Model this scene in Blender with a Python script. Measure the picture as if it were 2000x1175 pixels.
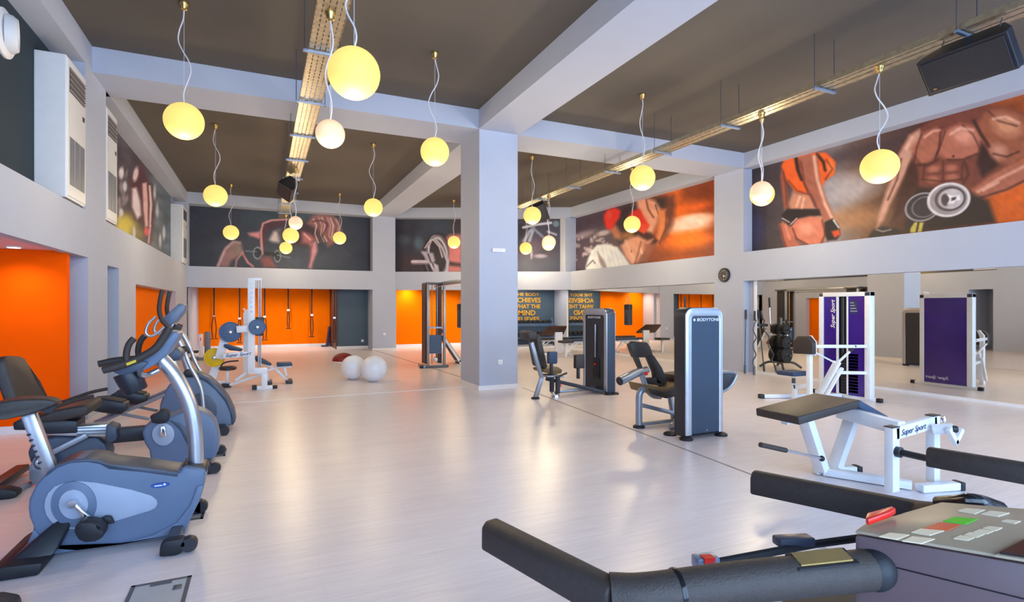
import bpy, bmesh, math, random
import numpy as np
from mathutils import Vector, Matrix
random.seed(7)
for o in list(bpy.data.objects): bpy.data.objects.remove(o, do_unlink=True)
SC = bpy.context.scene
COL = SC.collection
# ------------------------------------------------------------------ camera
FPX, V0, YAW, CH = 1058.6, 600.45, math.radians(24.70), 1.5
cd = bpy.data.cameras.new('camera'); cam = bpy.data.objects.new('camera', cd); COL.objects.link(cam)
cd.sensor_width = 36.0; cd.lens = FPX / 2000 * 36.0
cd.shift_y = (V0 - 587.5) / 2000.0; cd.clip_start = 0.05
cam.location = (0, 0, CH); cam.rotation_euler = (math.radians(90), 0, -YAW)
SC.camera = cam
# ------------------------------------------------------------------ daylight and exposure
SC.view_settings.view_transform = 'Standard'; SC.view_settings.look = 'None'
SC.view_settings.gamma = 1.0; SC.view_settings.exposure = 0.22; SC.view_settings.use_curve_mapping = False
wd = bpy.data.worlds.new('sky'); SC.world = wd; wd.use_nodes = True
bg = wd.node_tree.nodes['Background']
bg.inputs[0].default_value = (0.46, 0.68, 1.0, 1); bg.inputs[1].default_value = 6.7
def portal(name, c, sx, sz):
    l = bpy.data.lights.new(name, 'AREA'); l.shape = 'RECTANGLE'; l.size = sx; l.size_y = sz
    l.cycles.is_portal = True
    o = bpy.data.objects.new(name, l); COL.objects.link(o); o.location = c
    o.rotation_euler = (math.radians(90), 0, 0)
    return o
portal('window_daylight', (4.1, -3.12, 2.5), 12.2, 4.2)
portal('side_window_daylight', (-4.2, -3.12, 1.3), 3.4, 1.9)
# ------------------------------------------------------------------ pixel -> place (the distance always comes from a plane the thing touches)
FW = Vector((math.sin(YAW), math.cos(YAW), 0)); RT = Vector((math.cos(YAW), -math.sin(YAW), 0))
def ray(u, v): return FW + RT * ((u - 1000) / FPX) + Vector((0, 0, (V0 - v) / FPX))
def at_z(u, v, z): r = ray(u, v); return r * ((z - CH) / r.z) + Vector((0, 0, CH))
def at_x(u, v, x): r = ray(u, v); return r * (x / r.x) + Vector((0, 0, CH))
def at_y(u, v, y): r = ray(u, v); return r * (y / r.y) + Vector((0, 0, CH))
def at_d(u, v, d): return ray(u, v) * d + Vector((0, 0, CH))
# ------------------------------------------------------------------ materials
def lin(c): return tuple(((x/255)/12.92 if x/255 <= .04045 else ((x/255+.055)/1.055)**2.4) for x in c)
MATS = {}
def mat(name, rgb, rough=.5, metal=0.0, var=.06, scale=9.0, bump=0.0, spec=.5, coat=0.0, emis=None, es=0.0, stretch=None, bscale=None):
    m = bpy.data.materials.new(name); m.use_nodes = True; nt = m.node_tree; N = nt.nodes; L = nt.links
    p = N['Principled BSDF']; c = lin(rgb)
    tc = N.new('ShaderNodeTexCoord'); mp = N.new('ShaderNodeMapping')
    if stretch: mp.inputs['Scale'].default_value = stretch
    L.new(tc.outputs['Object'], mp.inputs['Vector'])
    nz = N.new('ShaderNodeTexNoise'); nz.inputs['Scale'].default_value = scale; nz.inputs['Detail'].default_value = 4
    L.new(mp.outputs['Vector'], nz.inputs['Vector'])
    rp = N.new('ShaderNodeValToRGB')
    rp.color_ramp.elements[0].position = .3; rp.color_ramp.elements[1].position = .7
    rp.color_ramp.elements[0].color = tuple(x*(1-var) for x in c)+(1,); rp.color_ramp.elements[1].color = tuple(min(1, x*(1+var)) for x in c)+(1,)
    L.new(nz.outputs['Fac'], rp.inputs['Fac']); L.new(rp.outputs['Color'], p.inputs['Base Color'])
    p.inputs['Roughness'].default_value = rough; p.inputs['Metallic'].default_value = metal
    p.inputs['Specular IOR Level'].default_value = spec; p.inputs['Coat Weight'].default_value = coat
    if bump:
        b = N.new('ShaderNodeBump'); b.inputs['Strength'].default_value = bump; b.inputs['Distance'].default_value = .01
        n2 = N.new('ShaderNodeTexNoise'); n2.inputs['Scale'].default_value = bscale or 120; n2.inputs['Detail'].default_value = 3
        L.new(tc.outputs['Object'], n2.inputs['Vector']); L.new(n2.outputs['Fac'], b.inputs['Height']); L.new(b.outputs['Normal'], p.inputs['Normal'])
    if emis:
        p.inputs['Emission Color'].default_value = lin(emis)+(1,); p.inputs['Emission Strength'].default_value = es
    MATS[name] = m; return m
mat('wall_paint', (182, 190, 209), .75, var=.015, scale=3, bump=.05)
mat('ceiling_paint', (92, 86, 80), .8, var=.03, scale=2)
mat('orange_paint', (255, 92, 0), .7, var=.03, scale=2, spec=.04)
mat('orange_paint_dark', (250, 118, 0), .7, var=.03, scale=2, spec=.04)
mat('slate_paint', (72, 92, 108), .6, var=.04, scale=2)
mat('slate_paint_dark', (48, 60, 70), .7, var=.04, scale=2, spec=.2)
mat('brown_panel', (70, 42, 34), .5, var=.1, scale=4)
mat('white_trim', (236, 234, 236), .45, var=.02)
mat('black_rubber', (26, 27, 33), .55, var=.1, bump=.08)
mat('black_plastic', (32, 34, 42), .4, var=.08)
mat('black_gloss', (20, 20, 24), .18, var=.05)
mat('upholstery', (54, 46, 43), .5, var=.12, scale=30, bump=.15)
mat('upholstery_blue', (44, 66, 96), .5, var=.1, scale=30, bump=.12)
mat('grip_foam', (60, 50, 45), .6, var=.12, scale=60, bump=.2, bscale=260)
mat('bike_grey', (98, 114, 140), .38, var=.05, scale=5)
mat('bike_grey_dark', (62, 72, 90), .4, var=.06, scale=5)
mat('bike_light', (160, 170, 190), .4, var=.04)
mat('silver', (188, 190, 196), .3, metal=.85, var=.05)
mat('silver_paint', (150, 156, 166), .32, metal=.55, var=.05)
mat('chrome', (225, 225, 228), .12, metal=1.0, var=.02)
mat('zinc', (196, 186, 160), .38, metal=.9, var=.2, scale=14)
mat('zinc_blue', (150, 164, 190), .4, metal=.6, var=.1)
mat('white_frame', (234, 236, 240), .3, var=.03)
mat('yellow_plate', (226, 186, 16), .45, var=.08)
mat('blue_plate', (76, 102, 138), .5, var=.12, scale=30)
mat('iron', (34, 35, 40), .55, metal=.2, var=.12)
mat('tower_panel', (44, 62, 84), .4, var=.03)
mat('tower_dark', (40, 42, 50), .45, var=.05)
mat('ac_white', (226, 228, 232), .4, var=.02)
mat('grille_dark', (70, 72, 80), .5, var=.1)
mat('grille_grey', (118, 122, 134), .45, var=.1)
mat('cord_white', (226, 222, 226), .5)
mat('brass', (190, 160, 100), .25, metal=.9)
mat('ball_white', (236, 238, 242), .28, var=.02)
mat('red_rubber', (128, 22, 30), .45, var=.08)
mat('red_plastic', (232, 34, 20), .3)
mat('green_key', (70, 190, 20), .4); mat('orange_key', (214, 84, 46), .4)
mat('key_cream', (222, 206, 176), .45)
mat('console_tan', (164, 146, 122), .4, var=.05)
mat('console_grey', (98, 76, 78), .4, var=.05)
mat('text_yellow', (240, 176, 24), .5, var=.08)
mat('ink_blue', (40, 46, 96), .5); mat('ink_dark', (30, 30, 40), .5)
mat('screen_black', (16, 16, 20), .15)
mat('bag_black', (44, 54, 66), .45, var=.1)
mat('logo_blue', (30, 80, 160), .35)
mat('soft_pink_ceiling', (236, 200, 214), .7, var=.02)
mat('hatch_grey', (176, 182, 190), .4, metal=.3, var=.04)
mat('joint_strip', (150, 142, 142), .5)
mat('steel_dark', (96, 100, 108), .4, metal=.6)
mat('seat_tan', (120, 96, 60), .55, var=.1, scale=30)
mat('globe_yellow', (190, 160, 90), .5, emis=(255, 226, 124), es=.78, var=.02, spec=.2)
mat('globe_pink', (200, 170, 150), .5, emis=(255, 200, 158), es=.72, var=.02, spec=.2)
mat('downlight_glow', (255, 246, 220), .4, emis=(255, 244, 214), es=3.0)
def floor_mat():
    m = bpy.data.materials.new('laminate'); m.use_nodes = True; nt = m.node_tree; N = nt.nodes; L = nt.links; p = N['Principled BSDF']
    tc = N.new('ShaderNodeTexCoord'); mp = N.new('ShaderNodeMapping'); mp.inputs['Scale'].default_value = (1.2, 26, 1)
    L.new(tc.outputs['Object'], mp.inputs['Vector'])
    n1 = N.new('ShaderNodeTexNoise'); n1.inputs['Scale'].default_value = 2.2; n1.inputs['Detail'].default_value = 8; n1.inputs['Roughness'].default_value = .7
    L.new(mp.outputs['Vector'], n1.inputs['Vector'])
    r = N.new('ShaderNodeValToRGB'); r.color_ramp.elements[0].position = .3; r.color_ramp.elements[1].position = .72
    r.color_ramp.elements[0].color = lin((222, 212, 213))+(1,); r.color_ramp.elements[1].color = lin((241, 233, 235))+(1,)
    L.new(n1.outputs['Fac'], r.inputs['Fac'])
    br = N.new('ShaderNodeTexBrick'); br.inputs['Scale'].default_value = 1.0
    br.inputs['Brick Width'].default_value = 1.3; br.inputs['Row Height'].default_value = .19; br.inputs['Mortar Size'].default_value = .0015
    br.inputs['Color1'].default_value = (1, 1, 1, 1); br.inputs['Color2'].default_value = (.95, .95, .95, 1); br.inputs['Mortar'].default_value = (.86, .84, .82, 1)
    L.new(tc.outputs['Object'], br.inputs['Vector'])
    mx = N.new('ShaderNodeMix'); mx.data_type = 'RGBA'; mx.blend_type = 'MULTIPLY'; mx.inputs['Factor'].default_value = .8
    L.new(r.outputs['Color'], mx.inputs['A']); L.new(br.outputs['Color'], mx.inputs['B']); L.new(mx.outputs['Result'], p.inputs['Base Color'])
    p.inputs['Roughness'].default_value = .31; p.inputs['Specular IOR Level'].default_value = .85
    b = N.new('ShaderNodeBump'); b.inputs['Strength'].default_value = .06; b.inputs['Distance'].default_value = .003
    L.new(n1.outputs['Fac'], b.inputs['Height']); L.new(b.outputs['Normal'], p.inputs['Normal'])
    MATS['laminate'] = m
floor_mat()
def mirror_mat():
    m = bpy.data.materials.new('mirror_glass'); m.use_nodes = True; p = m.node_tree.nodes['Principled BSDF']
    p.inputs['Base Color'].default_value = (.9, .86, .77, 1); p.inputs['Metallic'].default_value = 1; p.inputs['Roughness'].default_value = .015
    MATS['mirror_glass'] = m
mirror_mat()
def print_mat():
    m = bpy.data.materials.new('wall_print'); m.use_nodes = True; nt = m.node_tree; p = nt.nodes['Principled BSDF']
    a = nt.nodes.new('ShaderNodeVertexColor'); a.layer_name = 'ink'
    nt.links.new(a.outputs['Color'], p.inputs['Base Color']); p.inputs['Roughness'].default_value = .55
    MATS['wall_print'] = m
print_mat()
def purple_mat():
    m = bpy.data.materials.new('purple_acrylic'); m.use_nodes = True; nt = m.node_tree; N = nt.nodes; p = N['Principled BSDF']
    tc = N.new('ShaderNodeTexCoord'); nz = N.new('ShaderNodeTexNoise'); nz.inputs['Scale'].default_value = 2.0
    nt.links.new(tc.outputs['Object'], nz.inputs['Vector'])
    r = N.new('ShaderNodeValToRGB'); r.color_ramp.elements[0].color = lin((44, 20, 110))+(1,); r.color_ramp.elements[1].color = lin((70, 36, 150))+(1,)
    nt.links.new(nz.outputs['Fac'], r.inputs['Fac']); nt.links.new(r.outputs['Color'], p.inputs['Base Color'])
    p.inputs['Roughness'].default_value = .12; p.inputs['Specular IOR Level'].default_value = .7
    MATS['purple_acrylic'] = m
purple_mat()
# ------------------------------------------------------------------ mesh helpers
def V(*a): return Vector(a)
def spline(pts, n=6):
    pts = [Vector(p) for p in pts]; P = [pts[0]*2-pts[1]] + pts + [pts[-1]*2-pts[-2]]; out = []
    for i in range(1, len(P)-2):
        for k in range(n):
            t = k/n; a, b, c, d = P[i-1], P[i], P[i+1], P[i+2]
            out.append(.5*((2*b)+(c-a)*t+(2*a-5*b+4*c-d)*t*t+(3*b-a-3*c+d)*t**3))
    return out + [pts[-1]]
class B:
    def __init__(s): s.bm = bmesh.new()
    def vs(s, pts): return [s.bm.verts.new(p) for p in pts]
    def face(s, vv):
        try: return s.bm.faces.new(vv)
        except ValueError: return None
    def prism(s, pts, vec):
        pts = [Vector(p) for p in pts]; vec = Vector(vec)
        a = s.vs(pts); b = s.vs([p+vec for p in pts]); n = len(a)
        s.face(a); s.face(b[::-1])
        for i in range(n): s.face([a[i], b[i], b[(i+1) % n], a[(i+1) % n]])
        return s
    def loft(s, A, Bp):
        a = s.vs([Vector(p) for p in A]); b = s.vs([Vector(p) for p in Bp]); n = len(a)
        s.face(a); s.face(b[::-1])
        for i in range(n): s.face([a[i], b[i], b[(i+1) % n], a[(i+1) % n]])
        return s
    def box(s, x0, x1, y0, y1, z0, z1):
        return s.prism([(x0, y0, z0), (x1, y0, z0), (x1, y1, z0), (x0, y1, z0)], (0, 0, z1-z0))
    def obox(s, c, ax, ay, az):     # centre and three half-axis vectors
        c, ax, ay, az = map(Vector, (c, ax, ay, az))
        return s.prism([c-ax-ay-az, c+ax-ay-az, c+ax+ay-az, c-ax+ay-az], az*2)
    def bar(s, p0, p1, w, h, up=(0, 0, 1)):   # rectangular bar, w across, h along up
        p0, p1 = Vector(p0), Vector(p1); d = (p1-p0).normalized(); up = Vector(up)
        x = d.cross(up)
        if x.length < 1e-4: x = d.cross(Vector((0, 1, 0)))
        x.normalize(); y = x.cross(d).normalized()
        return s.prism([p0-x*w/2-y*h/2, p0+x*w/2-y*h/2, p0+x*w/2+y*h/2, p0-x*w/2+y*h/2], p1-p0)
    def tube(s, pts, r, seg=10, caps=True):
        pts = [Vector(p) for p in pts]; n = len(pts); rr = r if isinstance(r, (list, tuple)) else [r]*n
        T = [(pts[min(i+1, n-1)]-pts[max(i-1, 0)]).normalized() for i in range(n)]
        x = T[0].cross(Vector((0, 0, 1)))
        if x.length < 1e-3: x = T[0].cross(Vector((0, 1, 0)))
        x.normalize(); rings = []
        for i in range(n):
            x = (x - T[i]*x.dot(T[i])).normalized(); y = T[i].cross(x)
            rings.append(s.vs([pts[i]+(x*math.cos(2*math.pi*k/seg)+y*math.sin(2*math.pi*k/seg))*rr[i] for k in range(seg)]))
        for i in range(n-1):
            for k in range(seg): s.face([rings[i][k], rings[i][(k+1) % seg], rings[i+1][(k+1) % seg], rings[i+1][k]])
        if caps: s.face(rings[0][::-1]); s.face(rings[-1])
        return s
    def cyl(s, p0, p1, r0, r1=None, seg=20): return s.tube([p0, p1], [r0, r0 if r1 is None else r1], seg)
    def lathe(s, c, axis, prof, seg=28):     # prof: (distance along axis, radius)
        c, a = Vector(c), Vector(axis).normalized(); x = a.cross(Vector((0, 0, 1)))
        if x.length < 1e-3: x = Vector((1, 0, 0))
        x.normalize(); y = a.cross(x); rings = []
        for h, r in prof:
            rings.append(s.vs([c+a*h+(x*math.cos(2*math.pi*k/seg)+y*math.sin(2*math.pi*k/seg))*max(r, 1e-4) for k in range(seg)]))
        for i in range(len(rings)-1):
            for k in range(seg): s.face([rings[i][k], rings[i][(k+1) % seg], rings[i+1][(k+1) % seg], rings[i+1][k]])
        s.face(rings[0][::-1]); s.face(rings[-1]); return s
    def ball(s, c, r, sc=(1, 1, 1), u=24, v=14):
        m = Matrix.Translation(Vector(c)) @ Matrix.Diagonal((r*sc[0], r*sc[1], r*sc[2], 1))
        bmesh.ops.create_uvsphere(s.bm, u_segments=u, v_segments=v, radius=1, matrix=m); return s
    def text(s, txt, org, ux, uy, size, depth=.002, shear=0.0, bold=0.0, align='LEFT', sx=1.0):
        cu = bpy.data.curves.new('t', 'FONT'); cu.body = txt; cu.size = 1.0; cu.shear = shear; cu.offset = bold; cu.align_x = align
        cu.extrude = .01; cu.resolution_u = 3
        ob = bpy.data.objects.new('t', cu); COL.objects.link(ob)
        me = bpy.data.meshes.new_from_object(ob)
        bpy.data.objects.remove(ob, do_unlink=True); bpy.data.curves.remove(cu)
        ux, uy = Vector(ux).normalized(), Vector(uy).normalized(); uz = ux.cross(uy)
        M_ = Matrix((ux*size*sx, uy*size, uz*depth/.02)).transposed().to_4x4(); M_.translation = Vector(org)
        me.transform(M_); s.bm.from_mesh(me); bpy.data.meshes.remove(me); return s
ORG = {}
def obj(name, b, m, parent=None, bevel=0.0, seg=2, smooth=True, ang=38, **tags):
    bm = b.bm
    bmesh.ops.recalc_face_normals(bm, faces=bm.faces[:])
    if bevel:
        es = [e for e in bm.edges if len(e.link_faces) == 2 and e.calc_face_angle(0) > .45]
        bmesh.ops.bevel(bm, geom=es, offset=bevel, segments=seg, profile=.5, affect='EDGES', clamp_overlap=True)
    me = bpy.data.meshes.new(name)
    if parent is not None: org = ORG[parent.name]
    else:
        pts = [v.co for v in bm.verts]
        org = Vector(((min(p.x for p in pts)+max(p.x for p in pts))/2, (min(p.y for p in pts)+max(p.y for p in pts))/2, min(p.z for p in pts)))
    bmesh.ops.translate(bm, verts=bm.verts[:], vec=-org)
    bm.to_mesh(me); bm.free()
    if smooth:
        me.shade_smooth(); me.set_sharp_from_angle(angle=math.radians(ang))
    me.materials.append(MATS[m] if isinstance(m, str) else m)
    o = bpy.data.objects.new(name, me); COL.objects.link(o)
    if parent is not None: o.parent = parent
    else: o.location = org
    ORG[o.name] = org
    for k, v in tags.items(): o[k] = v
    return o
def thing(name, label, cat, loc, group=None):
    o = bpy.data.objects.new(name, None); COL.objects.link(o); o.location = loc; o.empty_display_size = .1
    o['label'] = label; o['category'] = cat
    if group: o['group'] = group
    ORG[o.name] = Vector(loc); return o
def struct(name, b, m, label=None, parent=None, **k):
    o = obj(name, b, m, parent, smooth=False, **k)
    if parent is None:
        o['kind'] = 'structure'
        if label: o['label'] = label
    return o
def copy_tree(o, parent=None):
    c = o.copy(); COL.objects.link(c); c.parent = parent; ORG[c.name] = ORG[o.name]
    for ch in list(o.children): copy_tree(ch, c)
    return c
# ================================================================== the room
ZC, ZB, ZS, ZO = 5.09, 4.737, 2.79, 2.14     # ceiling, beam underside, mural sill, top of the low openings
XL, YB = -2.13, 19.45
def RX(y): return 10.02 - .0174*(min(16.74, y)-16.74) if y > 4.12 else 10.24
def AY(x): return 19.47 - .48*(x-4.33)
def rbox(b, y0, y1, z0, z1, t0, t1):
    return b.prism([(RX(y0)+t0, y0, z0), (RX(y1)+t0, y1, z0), (RX(y1)+t1, y1, z0), (RX(y0)+t1, y0, z0)], (0, 0, z1-z0))
def abox(b, x0, x1, z0, z1, t0, t1):
    return b.prism([(x0, AY(x0)+t0, z0), (x1, AY(x1)+t0, z0), (x1, AY(x1)+t1, z0), (x0, AY(x0)+t1, z0)], (0, 0, z1-z0))
struct('floor', B().box(-6.3, 10.8, -3.4, 22.9, -.12, 0), 'laminate', 'pale glossy laminate floor of the gym')
struct('ceiling', B().box(-6.3, 10.8, -3.4, 22.9, ZC, ZC+.15), 'ceiling_paint', 'dark grey painted ceiling between the beams')
b = B()
b.box(-2.24, XL, -3.3, 8.99, 2.172, ZS); b.box(-2.55, -2.24, -3.3, 8.99, 2.5, ZS); b.box(-2.55, XL, 8.99, YB, ZO, ZS)   # band over the openings
b.box(-2.55, XL, -3.3, YB, ZB, ZC)                      # edge beam
b.box(-2.62, -2.45, -3.3, YB, ZS, ZB)                   # back of the niches
b.box(-2.55, XL, -3.3, 1.5, 0, ZC)
b.box(-2.46, XL, 8.87, 9.90, ZS, ZB)
b.box(-2.46, XL, 19.32, YB, ZS, ZB)
b.box(-3.6, XL, 8.99, 9.99, 0, ZO); b.box(-3.6, XL, 10.70, 12.0, 0, ZO)
b.box(-2.45, XL, 12.0, 17.04, 1.935, ZO); b.box(-2.6, XL, 17.04, YB+.2, 0, ZO)
b.box(-3.6, -3.5, 9.9, 10.8, 0, ZO+.1); b.box(-3.6, -2.4, 9.9, 10.8, ZO+.02, ZO+.12)
struct('wall_left', b, 'wall_paint', 'pale grey left wall with long band and high niches')
struct('wall_niche', B().box(-2.449, -2.44, 1.5, 8.87, ZS, ZB), 'slate_paint_dark', 'dark slate niche wall behind the nearest air conditioner')
struct('wall_recess', B().box(-2.44, -2.36, 11.98, 17.06, 0, 1.96), 'orange_paint_dark', 'deep orange panel recessed in the left wall')
struct('wall_side_room', B().box(-6.1, -2.19, 8.36, 8.46, 0, 2.199), 'orange_paint', 'bright orange wall of the side room at left')
b = B(); b.box(-6.2, -6.1, -3.3, 8.5, 0, 2.5); b.box(-6.3, -6.1, -3.4, 22.9, 2.3, ZC); b.box(-6.3, -3.55, 8.9, 9.0, 0, ZC); b.box(-6.3, -2.6, 22.4, 22.6, 0, ZC); b.box(-6.3,-6.1, 8.5, 22.9, 0, 2.4)
struct('wall_side_room_end', b, 'wall_paint')
struct('ceiling_side_room', B().box(-6.2, -2.24, -3.3, 8.99, 2.2, 2.3), 'soft_pink_ceiling', 'low pinkish ceiling of the side room')
b = B()
b.box(-2.55, 3.53, YB, YB+.5, ZO, ZS); b.box(-2.55, 3.53, YB, YB+.5, ZB, ZC)
b.box(3.53, 4.33, YB, YB+1.0, 0, ZC); b.box(-2.55, 3.53, YB+.48, YB+.6, ZS, ZB); b.box(-2.55, -2.11, YB, YB+.5, ZS, ZB)
b.box(-2.55, -2.13, YB, YB+.35, 0, ZO)
struct('wall_back', b, 'wall_paint', 'pale grey back wall with open band and pillar')
b = B()
abox(b, 4.33, 10.02, ZO, ZS, 0, .45); abox(b, 4.33, 10.02, ZB, ZC, 0, .45); abox(b, 4.33, 10.35, ZS, ZB, .43, .55)
b.box(9.86, 10.3, 16.86, 17.35, ZS, ZB)
struct('wall_back_right', b, 'wall_paint', 'angled pale grey back wall right of the pillar')
b = B()
rbox(b, -3.3, 4.12, ZB, ZC, 0, .4); rbox(b, 4.12, 16.74, ZB, ZC, 0, .4)
rbox(b, -3.3, 4.12, ZO-.02, ZS, 0, .4); rbox(b, 4.12, 16.74, ZO-.02, ZS, 0, .4)
rbox(b, -3.3, 4.12, ZS, ZB, .3, .4); rbox(b, 4.12, 17.0, ZS, ZB, .3, .4)
rbox(b, 9.20, 10.08, 0, ZC, 0, .4); rbox(b, -3.3, .6, 0, ZC, 0, .4)
b.box(10.36, 10.75, -3.3, 18.7, 0, ZO+.1); b.box(10.6, 10.75, -3.3, 18.7, ZO, ZC); b.box(10.3, 10.45, 17.5, 18.5, 0, ZO+.3); b.box(10.36, 10.75, 16.7, 18.7, 0, 2.6)
struct('wall_right', b, 'wall_paint', 'pale grey right wall with pier and high niches')
# rooms behind the back wall
b = B(); b.box(-2.6, -2.1, YB+.3, 22.5, 0, 2.5); b.box(4.33, 4.43, YB+.3, 20.6, 0, 2.5)
struct('wall_back_room_side', b, 'wall_paint')
struct('wall_back_room', B().box(-2.6, 3.6, 22.45, 22.6, 0, 2.5), 'orange_paint_dark', 'orange wall behind the hanging straps')
struct('wall_partition', B().box(2.45, 3.53, 20.4, 20.5, 0, 2.5), 'slate_paint', 'dark slate blue partition beside the pillar')
struct('wall_partition_side', B().box(2.40, 2.46, 20.38, 22.5, 0, 2.5), 'brown_panel', 'dark brown end of the slate partition')
struct('wall_bag_room', B().box(4.33, 8.25, 20.5, 20.62, 0, 2.5), 'orange_paint_dark', 'orange wall behind the punch bag')
b = B(); b.box(8.2, 10.4, 18.45, 18.55, 0, 2.5); b.box(8.2, 8.3, 18.5, 20.6, 0, 2.5)
struct('wall_slogan', b, 'slate_paint', 'slate blue wall carrying the yellow slogan')
struct('ceiling_back_room', B().box(-2.6, 10.5, YB+.31, 22.6, 2.45, 2.55), 'wall_paint')
b = B(); b.prism([(4.5, 19.86, 2.45), (10.3, 17.2, 2.45), (10.3, 20.6, 2.45), (4.5, 20.6, 2.45)], (0, 0, .05))
struct('ceiling_bag_room', b, 'wall_paint')
b = B(); b.box(-6.3, 10.8, 22.7, 22.9, 0, ZC)
struct('wall_outer', b, 'wall_paint')
# wall behind the camera, mostly windows
b = B(); b.box(-6.2, 10.4, -3.35, -3.15, 0, .4); b.box(-2.2, 10.4, -3.35, -3.15, 4.6, ZC); b.box(-6.2, -2.2, -3.35, -3.15, 2.25, ZC)
b.box(-2.6, -2.0, -3.35, -3.15, 0, ZC); b.box(-6.2, -5.9, -3.35, -3.15, 0, ZC)
for x in (1.0, 4.1, 7.2): b.box(x-.1, x+.1, -3.35, -3.15, .4, 4.6)
struct('wall_front', b, 'wall_paint', 'window wall behind the viewpoint')
# column and beams
struct('column', B().box(3.57, 4.34, 9.18, 10.19, 0, ZB), 'wall_paint', 'square pale grey column in the middle of the gym')
bb = B(); bb.box(3.55, 4.36, 9.16, 10.21, 0, .08)
struct('baseboard_column', bb, 'white_trim', 'white skirting around the column')
struct('beam_cross', B().box(-2.2, 10.3, 9.18, 10.15, ZB, ZC), 'wall_paint', 'pale ceiling beam crossing over the column')
b = B(); b.box(3.56, 4.36, -3.3, 9.18, ZB, ZC); b.box(3.56, 4.36, 10.15, YB+.1, ZB, ZC)
struct('beam_long', b, 'wall_paint', 'pale ceiling beam running down the room over the column')
# skirting boards
b = B(); b.box(-2.1, 2.4, 22.41, 22.46, 0, .1); struct('baseboard_back', b, 'white_trim')
b = B(); b.box(2.42, 3.53, 20.36, 20.41, 0, .1); struct('baseboard_partition', b, 'white_trim')
b = B(); b.box(4.43, 8.2, 20.46, 20.5, 0, .1); struct('baseboard_bag_room', b, 'white_trim')
b = B(); b.box(8.2, 10.3, 18.41, 18.46, 0, .1); struct('baseboard_slogan', b, 'white_trim')
b = B(); b.box(3.51, 4.35, YB-.02, YB, 0, .06); struct('baseboard_pillar', b, 'white_trim')
b = B(); b.box(-6.1, -2.2, 8.33, 8.36, 0, .09); struct('baseboard_side_room', b, 'white_trim')
# floor joint strips
b = B(); b.bar((4.42, 9.14, .001), (3.92, 2.6, .001), .022, .004); struct('trim_1', b, 'joint_strip')
b = B(); b.bar((3.58, 19.45, .001), (3.92, 10.3, .001), .03, .004); struct('trim_2', b, 'joint_strip')
b = B(); b.bar((-1.9, 9.55, .001), (3.55, 9.68, .001), .035, .006); struct('trim_3', b, 'white_trim')
# mirrors on the right wall
def mirror(name, y0, y1, z1, label):
    t = thing(name, label, 'mirror', (10.31, (y0+y1)/2, 0))
    obj('mirror_glass', B().box(10.312, 10.34, y0, y1, .05, z1), 'mirror_glass', t, smooth=False)
    f = B(); f.box(10.29, 10.345, y0, y1, 0, .05); obj('bottom_rail', f, 'white_trim', t, smooth=False)
    for yy in (y0, y1): obj('edge_strip', B().box(10.295, 10.345, yy-.03, yy+.03, .0, z1), 'white_trim', t, smooth=False)
    return t
mirror('wall_mirror', 10.2, 17.47, 2.14, 'tall wall mirror between the pier and the far corner')
mirror('wall_mirror', .6, 9.0, 2.14, 'wide wall mirror right of the pier beside the purple machine')
# ================================================================== pendant lamps
def lamp(label, x, y, zt, zg, r, kind='yellow', wave=.09, ph=0.0, power=36.0):
    t = thing('pendant_lamp', label, 'lamp', (x, y, zg-r), 'globe pendant lamps')
    obj('canopy', B().lathe((x, y, zt), (0, 0, -1), [(0, .055), (.03, .055), (.045, .045), (.085, .035), (.1, .012)], 16), 'brass', t)
    obj('suspension_wire', B().tube([(x, y, zt-.08), (x, y, zg+r)], .0025, 5), 'cord_white', t)
    pts = []; n = 9
    for i in range(n+1):
        s = i/n; env = math.sin(math.pi*s)
        off = wave*env*math.sin(2*math.pi*(s*1.25)+ph)
        pts.append((x+off*math.cos(YAW), y-off*math.sin(YAW), zt-.08-(zt-.08-zg-r*.98)*s))
    obj('cable', B().tube(spline(pts, 4), .008, 6), 'cord_white', t)
    g = obj('globe', B().ball((x, y, zg), r, (1, 1, .99), 32, 20), 'globe_'+kind, t)
    l = bpy.data.lights.new('lamp_light', 'POINT'); l.energy = power*(1.0 if y < 14 else .75)*(1.45 if x > 5 else .8 if x < 0 else 1.0); l.color = (1.0, .80, .51); l.shadow_soft_size = .12
    lo = bpy.data.objects.new('lamp_light', l); COL.objects.link(lo); lo.parent = t; lo.location = (0, 0, -.22)
    return t
LROWS = [(7.40, 'nearest row'), (12.07, 'middle row'), (17.79, 'far row')]
for (y, w), xs in zip(LROWS, range(3)):
    lamp('yellow globe lamp hanging beside the left wall, %s' % w, -.84, y, ZC, 3.69, .213, ph=xs*1.1+2.6)
    lamp('yellow globe lamp hanging between left tray and long beam, %s' % w, 2.2, y-.02, ZC, 3.69, .2, ph=xs*.9+.2)
    lamp('yellow globe lamp hanging right of the long beam, %s' % w, 5.8, (7.36, 11.46, 17.24)[xs], ZC, 3.68, .21, ph=xs*1.3+2, wave=.05)
    lamp('yellow globe lamp hanging close to the right wall murals, %s' % w, (8.62, 8.62, 8.3)[xs], (7.37, 11.36, 16.9)[xs], ZC, (3.65, 3.64, 3.56)[xs], (.22, .215, .215)[xs], ph=xs+1, wave=.05)
TZ = 4.4   # the cable trays
lamp('largest yellow globe lamp, nearest, hanging below the left cable tray', .66, 4.44, TZ+.02, 3.36, .203, ph=.2, wave=.07)
lamp('small pink white globe hanging from the left tray behind the largest globe', .605, 5.60, TZ+.02, 3.21, .14, 'pink', ph=.3, wave=.05)
lamp('small pink globe hanging from the left tray before the kneeling woman mural', .63, 12.25, TZ+.02, 3.28, .14, 'pink', wave=.04)
lamp('yellow globe lamp on the left tray just behind the far pink globe', .66, 15.1, TZ+.02, 3.36, .2, wave=.04, ph=2)
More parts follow.
